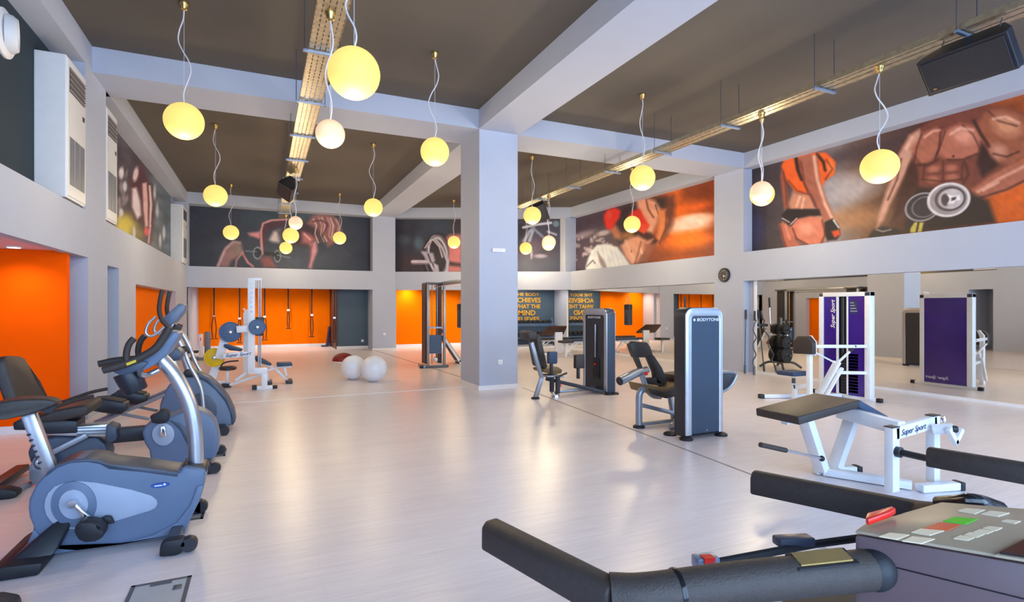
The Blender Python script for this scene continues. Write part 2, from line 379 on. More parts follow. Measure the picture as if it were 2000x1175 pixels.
lamp('farthest yellow globe on the left tray, lowest of the cluster', .66, 18.4, TZ+.02, 3.37, .19, wave=.04, ph=1)
p = at_z(1718, 131, TZ); lamp('yellow globe lamp hanging from the right tray before the dumbbell mural', p.x, p.y, TZ+.02, 3.2, .205, ph=3.4, wave=.1)
p = at_z(1487, 222, TZ); lamp('small pink globe on the right tray beside the woman in orange top mural', p.x, p.y, TZ+.02, 3.23, .16, 'pink', wave=.05)
p = at_z(1072, 383, TZ); lamp('small pink globe on the right tray near the far right corner', p.x, p.y, TZ+.02, 3.2, .18, 'pink', wave=.04)
lamp('yellow globe lamp in the far right corner behind the pink globe', 8.83, 16.23, ZC, 3.66, .22, wave=.04, ph=1)
# ================================================================== cable trays
def tray(label, x0, x1, y0, y1, rods):
    t = thing('cable_tray', label, 'cable tray', ((x0+x1)/2, (y0+y1)/2, TZ))
    ys = [y0 + 1.655*i for i in range(int((y1-y0)/1.655)+1)] + [y1]
    for i in range(len(ys)-1):
        a, c = ys[i]+.01, ys[i+1]-.01; s = B()
        w = x1-x0; n = 5                                   # ribbed, slotted sheet: strips with gaps between them
        for k in range(n):
            xa = x0+w*k/n+.006; xb = x0+w*(k+1)/n-.006
            s.box(xa, xb, a, c, TZ+(.0 if k % 2 else .006), TZ+.004+(.0 if k % 2 else .006))
        for q in range(int((c-a)/.1)):
            s.box(x0, x1, a+q*.1, a+q*.1+.045, TZ+.008, TZ+.011)
        s.box(x0-.004, x0, a, c, TZ, TZ+.07); s.box(x1, x1+.004, a, c, TZ, TZ+.07)
        obj('tray_section', s, 'zinc', t, smooth=False)
    for y in rods:
        h = obj('bracket', B().box(x0-.06, x1+.06, y-.02, y+.02, TZ-.035, TZ-.005), 'zinc_blue', t, bevel=.004, smooth=False)
        for x in (x0-.045, x1+.045): obj('threaded_rod', B().tube([(x, y, TZ-.05), (x, y, ZB if 9.1 < y < 10.2 else ZC)], .005, 6), 'steel_dark', h)
    return t
tray('long perforated cable tray left of the middle', .47, .76, -1.8, 19.2, [6.48-1.64*3+1.64*i for i in range(11)])
tray('long perforated cable tray right of the column', 6.62, 6.92, -1.8, 17.6, [3.2+1.6*i for i in range(9)])
# ================================================================== downlights in the side and back rooms
def downlight(label, x, y, z, power, col=(1, .9, .76)):
    t = thing('downlight', label, 'light', (x, y, z-.03), 'recessed downlights')
    obj('trim_ring', B().lathe((x, y, z-.001), (0, 0, -1), [(0, .085), (.012, .08), (.014, .062)], 20), 'white_trim', t)
    obj('lens', B().lathe((x, y, z-.012), (0, 0, -1), [(0, .062), (.006, .058)], 20), 'downlight_glow', t)
    l = bpy.data.lights.new('downlight_beam', 'SPOT'); l.energy = power; l.color = col; l.spot_size = math.radians(150); l.spot_blend = 1; l.shadow_soft_size = .08
    lo = bpy.data.objects.new('downlight_beam', l); COL.objects.link(lo); lo.parent = t; lo.location = (0, 0, -.02)
p = at_z(27, 481, 2.2)
downlight('small round downlight in the side room ceiling above the orange wall', p.x, p.y, 2.2, 25)
for i, (x, y) in enumerate([(-1.1, 21.2), (.5, 21.2), (1.9, 21.2)]):
    downlight('recessed downlight over the hanging straps, number %s from the left wall' % ('one', 'two', 'three')[i], x, y, 2.45, 105)
for i, (x, y) in enumerate([(5.0, 20.15), (6.4, 19.7), (7.7, 19.3)]):
    downlight('recessed downlight over the punch bag room, %s from the pillar' % ('first', 'second', 'third')[i], x, y, 2.45, 110)
for i, (x, y) in enumerate([(8.9, 17.95), (9.8, 17.7)]):
    downlight('recessed downlight over the dumbbells, %s the mirror' % ('farther from', 'nearer to')[i], x, y, 2.45, 40)
# ================================================================== air conditioners in the left niches
def ac_unit(label, y0, y1, x1):
    t = thing('air_conditioner', label, 'air conditioner', (-2.27, (y0+y1)/2, ZS), 'tall floor-standing air conditioners'); z0, z1 = ZS, 4.53
    obj('body', B().box(-2.44, x1-.012, y0, y1, z0+.03, z1), 'ac_white', t, bevel=.012, smooth=False)
    obj('foot', B().box(-2.42, x1-.04, y0+.03, y1-.03, z0, z0+.035), 'grille_dark', t, smooth=False)
    f = obj('front_panel', B().box(x1-.02, x1, y0+.02, y1-.02, z0+.06, z1-.03), 'ac_white', t, bevel=.008, smooth=False)
    ya, yb = y0+.07, y1-.07
    obj('outlet_recess', B().box(x1-.004, x1+.002, ya, yb, z1-.42, z1-.12), 'grille_dark', f, smooth=False)
    for k in range(9): obj('louvre', B().obox((x1+.008, (ya+yb)/2, z1-.14-k*.032), (.008, 0, .005), (0, (yb-ya)/2, 0), (-.001, 0, .002)), 'grille_dark' if k % 2 else 'grille_grey', f, smooth=False)
    for k in range(3):
        w = (yb-ya)/3
        g = obj('intake_grille', B().box(x1-.002, x1+.004, ya+w*k+.012, ya+w*(k+1)-.012, z0+.2, z0+.78), 'grille_grey', f, smooth=False)
        for q in range(0): obj('grille_bar', B().box(x1+.003, x1+.008, ya+w*k+.012, ya+w*(k+1)-.012, z0+.22+q*.04, z0+.232+q*.04), 'grille_dark', g, smooth=False)
    obj('control_pad', B().box(x1-.001, x1+.004, y1-.16, y1-.08, z1-.62, z1-.56), 'grille_dark', f, smooth=False)
ac_unit('white tall air conditioner nearest the camera in the slate niche', 8.11, 8.86, -2.12)
ac_unit('white air conditioner left of the flexed arms mural', 9.91, 10.56, -2.12)
ac_unit('white air conditioner at the far end of the left wall', 18.48, 19.30, -2.12)
# round vent on the slate niche wall
t = thing('round_vent', 'white round air vent on the slate niche wall', 'vent', (-2.44, 7.62, 4.1)); c = at_x(9, 65, -2.43)
t.location = (-2.44, c.y, c.z-.24); ORG[t.name] = Vector(t.location)
obj('flange', B().lathe((-2.44, c.y, c.z), (1, 0, 0), [(0, .25), (.02, .25), (.04, .22), (.05, .2)], 36), 'white_trim', t)
obj('nozzle', B().lathe((-2.42, c.y, c.z), (1, .25, 0), [(0, .2), (.06, .19), (.1, .16), (.1, .12), (.05, .1)], 36), 'ac_white', t)
# ================================================================== clock, thermostat, sockets
c = at_x(1415, 537, RX(9.7)-.01)
t = thing('wall_clock', 'round black wall clock with white marks on the right pier', 'clock', (c.x, c.y, c.z-.17))
obj('case', B().lathe((c.x+.01, c.y, c.z), (-1, 0, 0), [(0, .17), (.035, .17), (.045, .16), (.04, .145)], 36), 'black_plastic', t)
f = obj('face', B().lathe((c.x-.029, c.y, c.z), (-1, 0, 0), [(0, .146), (.006, .145)], 36), 'tower_dark', t)
for k in range(12):
    a = k*math.pi/6; r = .12; ln = .022 if k % 3 == 0 else .012
    d = V(0, math.sin(a), math.cos(a)); obj('hour_mark', B().bar(V(c.x-.037, c.y, c.z)+d*(r-ln), V(c.x-.037, c.y, c.z)+d*r, .01, .004, up=(1, 0, 0)), 'white_trim', f)
for a, ln, w in ((math.radians(-242), .085, .012), (math.radians(-190), .06, .014)):
    d = V(0, -math.sin(a), math.cos(a)); obj('hand', B().bar(V(c.x-.040, c.y, c.z), V(c.x-.040, c.y, c.z)+d*ln, w, .004, up=(1, 0, 0)), 'white_trim', f)
t = thing('wall_thermostat', 'small white flat box high on the column face', 'wall box', at_y(973, 493, 9.175))
b = B(); a, c = at_y(961, 484, 9.18), at_y(986, 493, 9.18); b.box(a.x, c.x, 9.15, 9.179, c.z, a.z)
obj('cover', b, 'white_trim', t, bevel=.006)
b = B(); b.box(a.x+.05, c.x-.05, 9.146, 9.151, c.z+.03, a.z-.02); obj('display', b, 'ac_white', t)
def socket(label, p, nrm):
    t = thing('wall_socket', label, 'socket', p, 'white wall sockets'); n = Vector(nrm); x = Vector((n.y, -n.x, 0)).normalized()
    obj('plate', B().obox(p+n*.006, x*.045, n*.006, (0, 0, .045)), 'white_trim', t, bevel=.004)
    obj('insert', B().lathe(p+n*.012, n, [(0, .026), (.003, .024)], 16), 'ac_white', t)
socket('white wall socket low on the column face', at_y(977, 707, 9.178), (0, -1, 0))
socket('white wall socket on the slate partition', at_y(708, 665, 20.398), (0, -1, 0))
socket('white wall switch on the pillar beside the partition', at_y(751, 652, YB-.002), (0, -1, 0))
# ================================================================== loudspeakers
def speaker(label, c, fx, up, w, h, d, top):
    c = Vector(c); f = Vector(fx).normalized(); x = f.cross(Vector(up)).normalized(); u = x.cross(f)
    t = thing('loudspeaker', label, 'loudspeaker', c-Vector((0, 0, h*.6)), 'ceiling loudspeakers')
    prof = [(-w/2, d*.15), (-w/2+w*.16, -d*.5), (w/2-w*.16, -d*.5), (w/2, d*.15), (w/2, d/2), (-w/2, d/2)]
    P_ = lambda a, k, z: c+x*a+f*k+u*z
    obj('cabinet', B().prism([P_(a, k, -h/2) for a, k in prof], u*h), 'black_plastic', t, bevel=.008, smooth=False)
    obj('grille', B().prism([P_(-w/2+.03, d/2, -h/2+.03), P_(w/2-.03, d/2, -h/2+.03), P_(w/2-.03, d/2, h/2-.03), P_(-w/2+.03, d/2, h/2-.03)], f*.012), 'black_plastic', t, bevel=.004, smooth=False)
    obj('badge', B().prism([P_(w*.36, d/2+.012, -h*.36), P_(w*.4, d/2+.012, -h*.36), P_(w*.4, d/2+.012, -h*.3), P_(w*.36, d/2+.012, -h*.3)], f*.006), 'brass', t, smooth=False)
    for s in (-.32, .32): obj('hanger', B().tube([P_(w*s, 0, h*.4), Vector((P_(w*s, 0, 0).x, P_(w*s, 0, 0).y, top))], .006, 6), 'steel_dark', t)
speaker('black loudspeaker hanging under the right tray near the camera', (6.74, 3.14, 4.1), (-.8, 0, -.6), (-.6, 0, .8), .80, .40, .34, TZ)
speaker('black loudspeaker under the left tray, pointing down left', at_d(564, 368, 11.9), (-.7, -.5, -.75), (.6, .3, .7), .34, .40, .34, TZ)
speaker('black loudspeaker under the right tray near the far corner', at_d(1052, 412, 13.9), (-.2, -.6, -.5), (.75, -.1, .6), .46, .40, .36, TZ)
# ================================================================== floor service hatches
def hatch(label, x0, x1, y0, y1):
    t = thing('floor_hatch', label, 'floor hatch', ((x0+x1)/2, (y0+y1)/2, 0), 'floor service hatches')
    b = B()
    for q in ((x0, x1, y0, y0+.018), (x0, x1, y1-.018, y1), (x0, x0+.018, y0, y1), (x1-.018, x1, y0, y1)): b.box(*q, 0.0, .006)
    obj('frame', b, 'steel_dark', t, smooth=False)
    obj('lid', B().box(x0+.02, x1-.02, y0+.02, y1-.02, 0, .004), 'hatch_grey', t, smooth=False)
    obj('cable_flap', B().box(x0+.09, x1-.09, y1-.05, y1-.02, .003, .007), 'steel_dark', t, smooth=False)
    obj('latch', B().box(x1-.075, x1-.035, y1-.14, y1-.09, .003, .008), 'steel_dark', t, bevel=.002)
hatch('nearest grey floor hatch in front of the bike', -.64, -.36, 3.18, 3.5)
hatch('grey floor hatch beside the front wheel of the nearest bike', -.66, -.385, 4.42, 4.72)
hatch('grey floor hatch beside the second bike front foot', -.62, -.345, 6.2, 6.5)
# ================================================================== slogan
X0 = 8.40; ZT = 1.99
t = thing('slogan', 'yellow slogan lettering in five lines on the slate blue wall', 'lettering', (9.1, 18.44, 1.0))
LN = [('THE BODY', 8.50, .22), ('ACHIEVES', 8.47, .25), ('WHAT THE', 8.44, .21), ('MIND', 8.74, .27), ('BELIEVES', 8.52, .21)]
zz = [571.5, 581, 594, 605.5, 618.5]; zb = [577.5, 590.5, 602, 615.5, 627.5]
for (s, xx, wd_), a, c in zip(LN, zz, zb):
    za, zc_ = at_y(1030, a, 18.44).z, at_y(1030, c, 18.44).z; cap = (za-zc_)
    b = B(); b.text(s, (0, 0, 0), (1, 0, 0), (0, 0, 1), 1, .006, bold=.02)
    xs = [v.co.x for v in b.bm.verts]; zs = [v.co.z for v in b.bm.verts]; w = max(xs)-min(xs); hh = max(zs)-min(zs)
    width = {'MIND': .72, 'THE BODY': 1.06, 'ACHIEVES': 1.18, 'WHAT THE': 1.14, 'BELIEVES': 1.06}[s]; cx = 9.105
    for v in b.bm.verts: v.co = Vector((cx-width/2+(v.co.x-min(xs))/w*width, 18.442+v.co.y, zc_+(v.co.z-min(zs))/hh*cap))
    obj('text_line', b, 'text_yellow', t, smooth=False)
# ================================================================== printed murals: the picture is painted into the print's ink colours
def seg_sd(U, W, pts):
    n = len(pts); d = np.full(U.shape, 1e9); s = np.ones(U.shape)
    for i in range(n):
        ax, ay = pts[i]; bx, by = pts[(i+1) % n]; ex, ey = bx-ax, by-ay; wx, wy = U-ax, W-ay
        t = np.clip((wx*ex+wy*ey)/(ex*ex+ey*ey+1e-9), 0, 1); d = np.minimum(d, (wx-ex*t)**2+(wy-ey*t)**2)
        c1 = W >= ay; c2 = W < by; c3 = ex*wy > ey*wx
        s = np.where((c1 & c2 & c3) | (~c1 & ~c2 & ~c3), -s, s)
    return s*np.sqrt(d)
class Paint:
    def __init__(s, U, W): s.U, s.W = U, W; s.C = np.zeros(U.shape+(3,))
    def mix(s, m, col):
        m = np.clip(m, 0, 1)[..., None]; s.C = s.C*(1-m)+np.asarray(col, float)*m
    def grad(s, stops, ax=0, lo=0, hi=1):
        x = np.clip(((s.U, s.W)[ax]-lo)/(hi-lo), 0, 1); k = [a for a, _ in stops]
        s.C = np.stack([np.interp(x, k, [c[i] for _, c in stops]) for i in range(3)], -1)
    def poly(s, pts, col, blur=3, op=1.0): s.mix(op*np.clip(.5-seg_sd(s.U, s.W, pts)/(blur*1.5), 0, 1), col)
    def ell(s, cx, cy, rx, ry, col, blur=.3, ang=0, op=1.0):
        a = math.radians(ang); dx, dy = s.U-cx, s.W-cy; x = dx*math.cos(a)+dy*math.sin(a); y = -dx*math.sin(a)+dy*math.cos(a)
        s.mix(op*np.clip((1-np.sqrt((x/rx)**2+(y/ry)**2))/blur+.5, 0, 1), col)
    def ring(s, cx, cy, rx, ry, w, col, ang=0, blur=.08, op=1.0):
        a = math.radians(ang); dx, dy = s.U-cx, s.W-cy; x = dx*math.cos(a)+dy*math.sin(a); y = -dx*math.sin(a)+dy*math.cos(a)
        r = np.sqrt((x/rx)**2+(y/ry)**2); s.mix(op*np.clip((w-abs(r-1))/blur+.5, 0, 1), col)
    def line(s, pts, w, col, blur=2, op=1.0):
        d = np.full(s.U.shape, 1e9)
        for (ax, ay), (bx, by) in zip(pts, pts[1:]):
            ex, ey = bx-ax, by-ay; t = np.clip(((s.U-ax)*ex+(s.W-ay)*ey)/(ex*ex+ey*ey+1e-9), 0, 1)
            d = np.minimum(d, np.hypot(s.U-ax-ex*t, s.W-ay-ey*t))
        s.mix(op*np.clip((w/2-d)/blur+.5, 0, 1), col)
    def noise(s, amp, sc, seed=0):
        r = np.random.RandomState(seed); acc = np.zeros(s.U.shape)
        for k in range(9):
            a = r.rand()*6.28; f = (.5+r.rand())/sc; acc += np.sin((s.U*math.cos(a)+s.W*math.sin(a))*f*6.28+r.rand()*6.28)
        s.C = s.C*(1+amp*acc[..., None]/3)
def mural(name, label, p00, p10, p11, p01, painter, nx, ny, thick, gain):
    """p00 bottom-left, p10 bottom-right, p11 top-right, p01 top-left, as seen from the room"""
    p00, p10, p11, p01 = (np.array(p, float) for p in (p00, p10, p11, p01))
    s = np.linspace(0, 1, nx+1)[None, :, None]; q = np.linspace(0, 1, ny+1)[:, None, None]
    W3 = (p00*(1-s)+p10*s)*(1-q)+(p01*(1-s)+p11*s)*q
    rel = W3-np.array([0, 0, CH]); d = rel@np.array(FW); l = rel@np.array(RT)
    P = Paint(1000+FPX*l/d, V0-FPX*rel[..., 2]/d); painter(P); P.noise(.03, 16, 11)
    c = np.clip(P.C/255, 0, 1); c = np.where(c <= .04045, c/12.92, ((c+.055)/1.055)**2.4); c = np.clip(c*gain, 0, .92)
    n = np.cross(p10-p00, p01-p00); n /= np.linalg.norm(n)
    org = Vector((p00+p10)/2)
    vv = W3.reshape(-1, 3)-np.array(org); N1 = len(vv); idx = lambda j, i: j*(nx+1)+i
    faces = [(idx(j, i), idx(j, i+1), idx(j+1, i+1), idx(j+1, i)) for j in range(ny) for i in range(nx)]
    bk = [vv[idx(0, 0)], vv[idx(0, nx)], vv[idx(ny, nx)], vv[idx(ny, 0)]]
    verts = np.vstack([vv, np.array(bk)-n*thick, np.array(bk)]); a = N1
    faces += [(a+3, a+2, a+1, a), (a, a+1, a+5, a+4), (a+1, a+2, a+6, a+5), (a+2, a+3, a+7, a+6), (a+3, a, a+4, a+7)]
    me = bpy.data.meshes.new(name); me.from_pydata([tuple(x) for x in verts], [], faces)
    at = me.color_attributes.new('ink', 'FLOAT_COLOR', 'POINT')
    col = np.ones((len(verts), 4)); col[:N1, :3] = c.reshape(-1, 3); col[N1:, :3] = .5
    at.data.foreach_set('color', col.ravel()); me.materials.append(MATS['wall_print'])
    o = bpy.data.objects.new(name, me); COL.objects.link(o); o.location = org; o['label'] = label; o['category'] = 'mural'; o['group'] = 'printed wall murals'
    return o
SK, SKD, SKL = (186, 116, 96), (96, 52, 48), (232, 176, 158)
def paint_kneeling(p):
    p.grad([(0, (46, 50, 66)), (.45, (58, 64, 80)), (.6, (66, 74, 88)), (1, (44, 48, 62))], 0, 368, 723); p.noise(.05, 60, 1)
    p.poly([(476, 418), (560, 414), (640, 425), (590, 440), (476, 432)], (62, 84, 92), 20, .7)
    p.poly([(424, 520), (432, 498), (444, 480), (458, 470), (470, 474), (474, 492), (466, 500), (452, 508), (446, 522)], (150, 108, 112), 5); p.line([(426, 518), (440, 486), (456, 472), (468, 474)], 4, (222, 186, 190), 5, .9)
    p.poly([(450, 478), (470, 474), (474, 494), (458, 504)], (128, 118, 108), 8, .7)
    p.line([(474, 492), (462, 508), (460, 521)], 3, (196, 132, 140), 3); p.line([(474, 495), (484, 512), (494, 520)], 4, (200, 130, 136), 3)
    p.poly([(484, 455), (508, 452), (516, 462), (506, 466), (488, 460)], (214, 140, 146), 4)
    p.poly([(510, 440), (520, 432), (556, 428), (566, 436), (540, 444), (522, 452), (520, 470), (512, 484), (508, 470)], (84, 52, 62), 5)
    p.line([(511, 484), (510, 450), (514, 436), (530, 430), (562, 428)], 3.5, (222, 158, 162), 3)
    p.poly([(526, 468), (534, 452), (552, 446), (560, 456), (548, 474), (532, 472)], (204, 190, 190), 5)
    p.poly([(540, 450), (552, 447), (556, 470), (548, 478)], (70, 72, 84), 4, .8)
    p.poly([(548, 440), (600, 432), (626, 440), (622, 470), (600, 482), (566, 478), (552, 466)], (66, 48, 56), 7)
    p.poly([(590, 452), (606, 458), (618, 466), (606, 478), (590, 474)], (176, 106, 110), 6); p.line([(594, 456), (606, 468)], 3, (230, 180, 176), 3)
    p.poly([(600, 436), (612, 420), (626, 417), (650, 420), (664, 432), (668, 452), (660, 470), (640, 482), (632, 462), (622, 448)], (150, 102, 100), 5)
    for k in range(9):
        x = 616+k*5.5; p.line([(x-4, 424+abs(k-4)), (x+2, 440), (x-1, 456+k), (x+6, 474-k)], 2.2, ((238, 206, 196), (120, 72, 78), (206, 160, 150))[k % 3], 2, .85)
    p.line([(612, 432), (628, 430), (640, 438), (634, 452), (630, 462)], 3, (96, 56, 64), 3)
    p.poly([(606, 476), (618, 470), (620, 490), (612, 510), (608, 524), (602, 522), (606, 500)], (208, 140, 148), 4)
    p.poly([(604, 484), (610, 478), (606, 505), (602, 520)], (96, 60, 70), 4, .8)
    for cx, cy, rx, ry in ((503, 494, 8, 11), (542, 500, 6, 11)): p.ell(cx, cy, rx, ry, (40, 46, 56), .2); p.ring(cx, cy, rx, ry, .14, (120, 136, 146))
    p.line([(480, 490), (500, 491)], 2, (120, 130, 146)); p.line([(506, 492), (540, 498)], 7, (38, 40, 50), 3); p.line([(542, 498), (566, 503)], 2.5, (110, 120, 138))
    p.poly([(506, 504), (528, 500), (540, 522), (516, 522)], (130, 72, 76), 5); p.line([(510, 470), (513, 495)], 4, (200, 140, 146), 3)
def paint_barbell(p):
    p.grad([(0, (48, 46, 58)), (.3, (56, 66, 80)), (.38, (60, 52, 60)), (.42, (62, 44, 50)), (1, (50, 42, 56))], 0, 772, 1092); p.noise(.07, 40, 3)
    p.poly([(772, 495), (900, 500), (900, 532), (772, 532)], (66, 46, 54), 14, .8)
    p.ell(818, 475, 9, 12, (104, 130, 142), 1.0, op=.6); p.ell(790, 468, 12, 9, (84, 98, 112), 1.0, op=.5)
    p.poly([(868, 466), (880, 458), (902, 458), (902, 532), (874, 532), (876, 492)], (200, 116, 116), 6)
    p.poly([(876, 510), (902, 514), (902, 521), (876, 518)], (60, 40, 48), 4)
    p.ell(850, 496, 25, 42, (40, 34, 42), .1, 12); p.ell(852, 500, 19, 36, (52, 44, 50), .2, 12)
    p.ring(856, 500, 18, 38, .10, (196, 190, 204), -10); p.ring(853, 500, 22, 40, .05, (118, 104, 112), 4)
    p.line([(850, 466), (864, 484), (874, 510), (873, 532)], 5, (176, 174, 190), 3); p.line([(846, 468), (858, 482), (864, 502)], 2, (234, 214, 220), 2)
    p.line([(830, 484), (836, 474), (842, 468)], 2, (220, 200, 206), 1.5); p.line([(834, 482), (842, 474)], 1.5, (180, 160, 170), 1.5)
    p.line([(806, 511), (834, 511)], 7, (206, 188, 200), 2); p.line([(806, 515), (834, 515)], 3, (128, 106, 118), 2)
    p.poly([(826, 490), (846, 494), (850, 510), (838, 516), (832, 506), (822, 492)], (178, 170, 186), 3); p.line([(836, 496), (842, 512)], 3, (70, 60, 70), 2)
    p.poly([(846, 512), (856, 518), (858, 532), (850, 532)], (190, 180, 194), 2)
    # right-hand part behind the column
    p.poly([(1010, 430), (1096, 430), (1096, 532), (1010, 532)], (58, 54, 72), 3)
    p.poly([(1010, 436), (1030, 440), (1020, 470), (1010, 480)], (40, 36, 48), 6); p.poly([(1020, 470), (1048, 462), (1060, 480), (1040, 500), (1016, 500)], (96, 80, 104), 12, .8)
    p.line([(1022, 444), (1050, 438), (1076, 435)], 5, (178, 184, 202), 2); p.line([(1024, 470), (1034, 452), (1042, 446), (1034, 470)], 6, (140, 148, 170), 3)
    p.line([(1042, 446), (1060, 462)], 5, (118, 124, 148), 4); p.ell(1086, 437, 6, 6, (96, 120, 130), .3); p.line([(1070, 452), (1086, 458)], 4, (160, 166, 184), 3)
    p.ell(1056, 500, 12, 4, (150, 140, 160), .8); p.line([(1038, 490), (1038, 504)], 4, (176, 170, 190), 3, .7); p.poly([(1010, 508), (1096, 508), (1096, 532), (1010, 532)], (56, 62, 84), 14, .8)
def paint_boxer(p):
    p.grad([(0, (66, 54, 70)), (.28, (84, 72, 84)), (.5, (70, 48, 50)), (.62, (150, 70, 34)), (.8, (214, 100, 34)), (1, (150, 62, 22))], 0, 1102, 1388)
    r = np.random.RandomState(4)
    for k in range(46): p.ell(1106+r.rand()*90, 468+r.rand()*40-(r.rand()*12), 1.5+r.rand()*3, 1.5+r.rand()*2.5, (206, 196, 200), .9, op=.5)
    p.ell(1140, 458, 22, 7, (176, 160, 168), .9, -18, .6); p.ell(1178, 455, 14, 5, (210, 196, 200), .9, -15, .7)
    p.poly([(1102, 440), (1200, 400), (1200, 430), (1102, 462)], (60, 46, 62), 12, .8)
    p.ell(1345, 438, 46, 15, (238, 196, 176), .9, -8, .95); p.ell(1362, 426, 34, 9, (248, 216, 200), .9, -6, .7); p.ell(1350, 470, 40, 18, (240, 120, 24), .9, -8, .9); p.ell(1350, 402, 40, 10, (226, 98, 30), .9, -12, .7)
    p.poly([(1330, 360), (1388, 348), (1388, 388), (1330, 396)], (96, 42, 22), 14, .7); p.poly([(1280, 492), (1388, 478), (1388, 500), (1270, 514)], (120, 60, 30), 16, .8)
    p.poly([(1258, 392), (1316, 380), (1320, 400), (1314, 440), (1298, 464), (1286, 470), (1300, 430)], (92, 54, 44), 8, .9)
    p.poly([(1200, 410), (1250, 390), (1300, 384), (1300, 400), (1262, 470), (1210, 478)], (52, 40, 44), 8, .9)
    p.poly([(1242, 388), (1262, 386), (1280, 392), (1290, 408), (1286, 432), (1274, 456), (1256, 450), (1248, 420)], (214, 150, 122), 6)
    p.line([(1262, 390), (1266, 408), (1276, 424)], 3, (110, 64, 52), 3); p.line([(1280, 400), (1286, 418)], 2, (60, 40, 40), 2)
    p.poly([(1284, 410), (1300, 408), (1302, 430), (1296, 458), (1286, 478), (1276, 474), (1288, 446)], (206, 122, 74), 5); p.line([(1302, 412), (1300, 446), (1288, 476)], 3, (110, 58, 38), 3)
    p.poly([(1190, 446), (1202, 440), (1214, 456), (1212, 468), (1200, 464)], (180, 112, 84), 5); p.poly([(1212, 456), (1240, 448), (1236, 464), (1214, 468)], (150, 100, 60), 6)
    p.poly([(1240, 454), (1272, 456), (1286, 470), (1280, 478), (1262, 480), (1240, 470)], (64, 34, 34), 5)
    p.poly([(1212, 480), (1228, 464), (1246, 460), (1264, 470), (1276, 466), (1262, 486), (1246, 512), (1234, 518), (1222, 502)], (214, 150, 122), 5)
    p.poly([(1258, 474), (1282, 476), (1262, 510), (1244, 516), (1256, 494)], (150, 88, 68), 6, .8); p.ell(1233, 491, 1.5, 3, (110, 60, 50), .6); p.line([(1250, 484), (1254, 494)], 3, (240, 190, 160), 3)
    p.line([(1222, 470), (1230, 490), (1240, 510)], 4, (236, 184, 156), 6, .8); p.line([(1252, 472), (1246, 496), (1240, 514)], 3, (120, 66, 52), 4, .8)
    p.poly([(1144, 520), (1148, 506), (1156, 488), (1166, 478), (1182, 476), (1206, 482), (1216, 496), (1232, 518), (1190, 524), (1144, 527)], (210, 214, 222), 3)
    for k in range(7): p.line([(1160+k*8, 484), (1166+k*9, 522)], 2, (168, 172, 186), 3, .35)
    p.poly([(1166, 490), (1178, 506), (1186, 524), (1178, 524), (1170, 510)], (116, 96, 104), 3, .8); p.line([(1146, 520), (1158, 508), (1162, 514)], 2.5, (120, 108, 112), 2)
    p.poly([(1179, 420), (1186, 410), (1202, 405), (1212, 412), (1210, 424), (1202, 436), (1194, 448), (1184, 446), (1180, 432)], (226, 44, 34), 4); p.ell(1190, 420, 6, 8, (248, 90, 70), .8, op=.6)
    p.poly([(1226, 424), (1236, 410), (1250, 408), (1258, 424), (1268, 440), (1258, 456), (1246, 448), (1232, 440)], (206, 44, 30), 4); p.poly([(1248, 436), (1268, 438), (1258, 456), (1246, 450)], (226, 72, 40), 3)
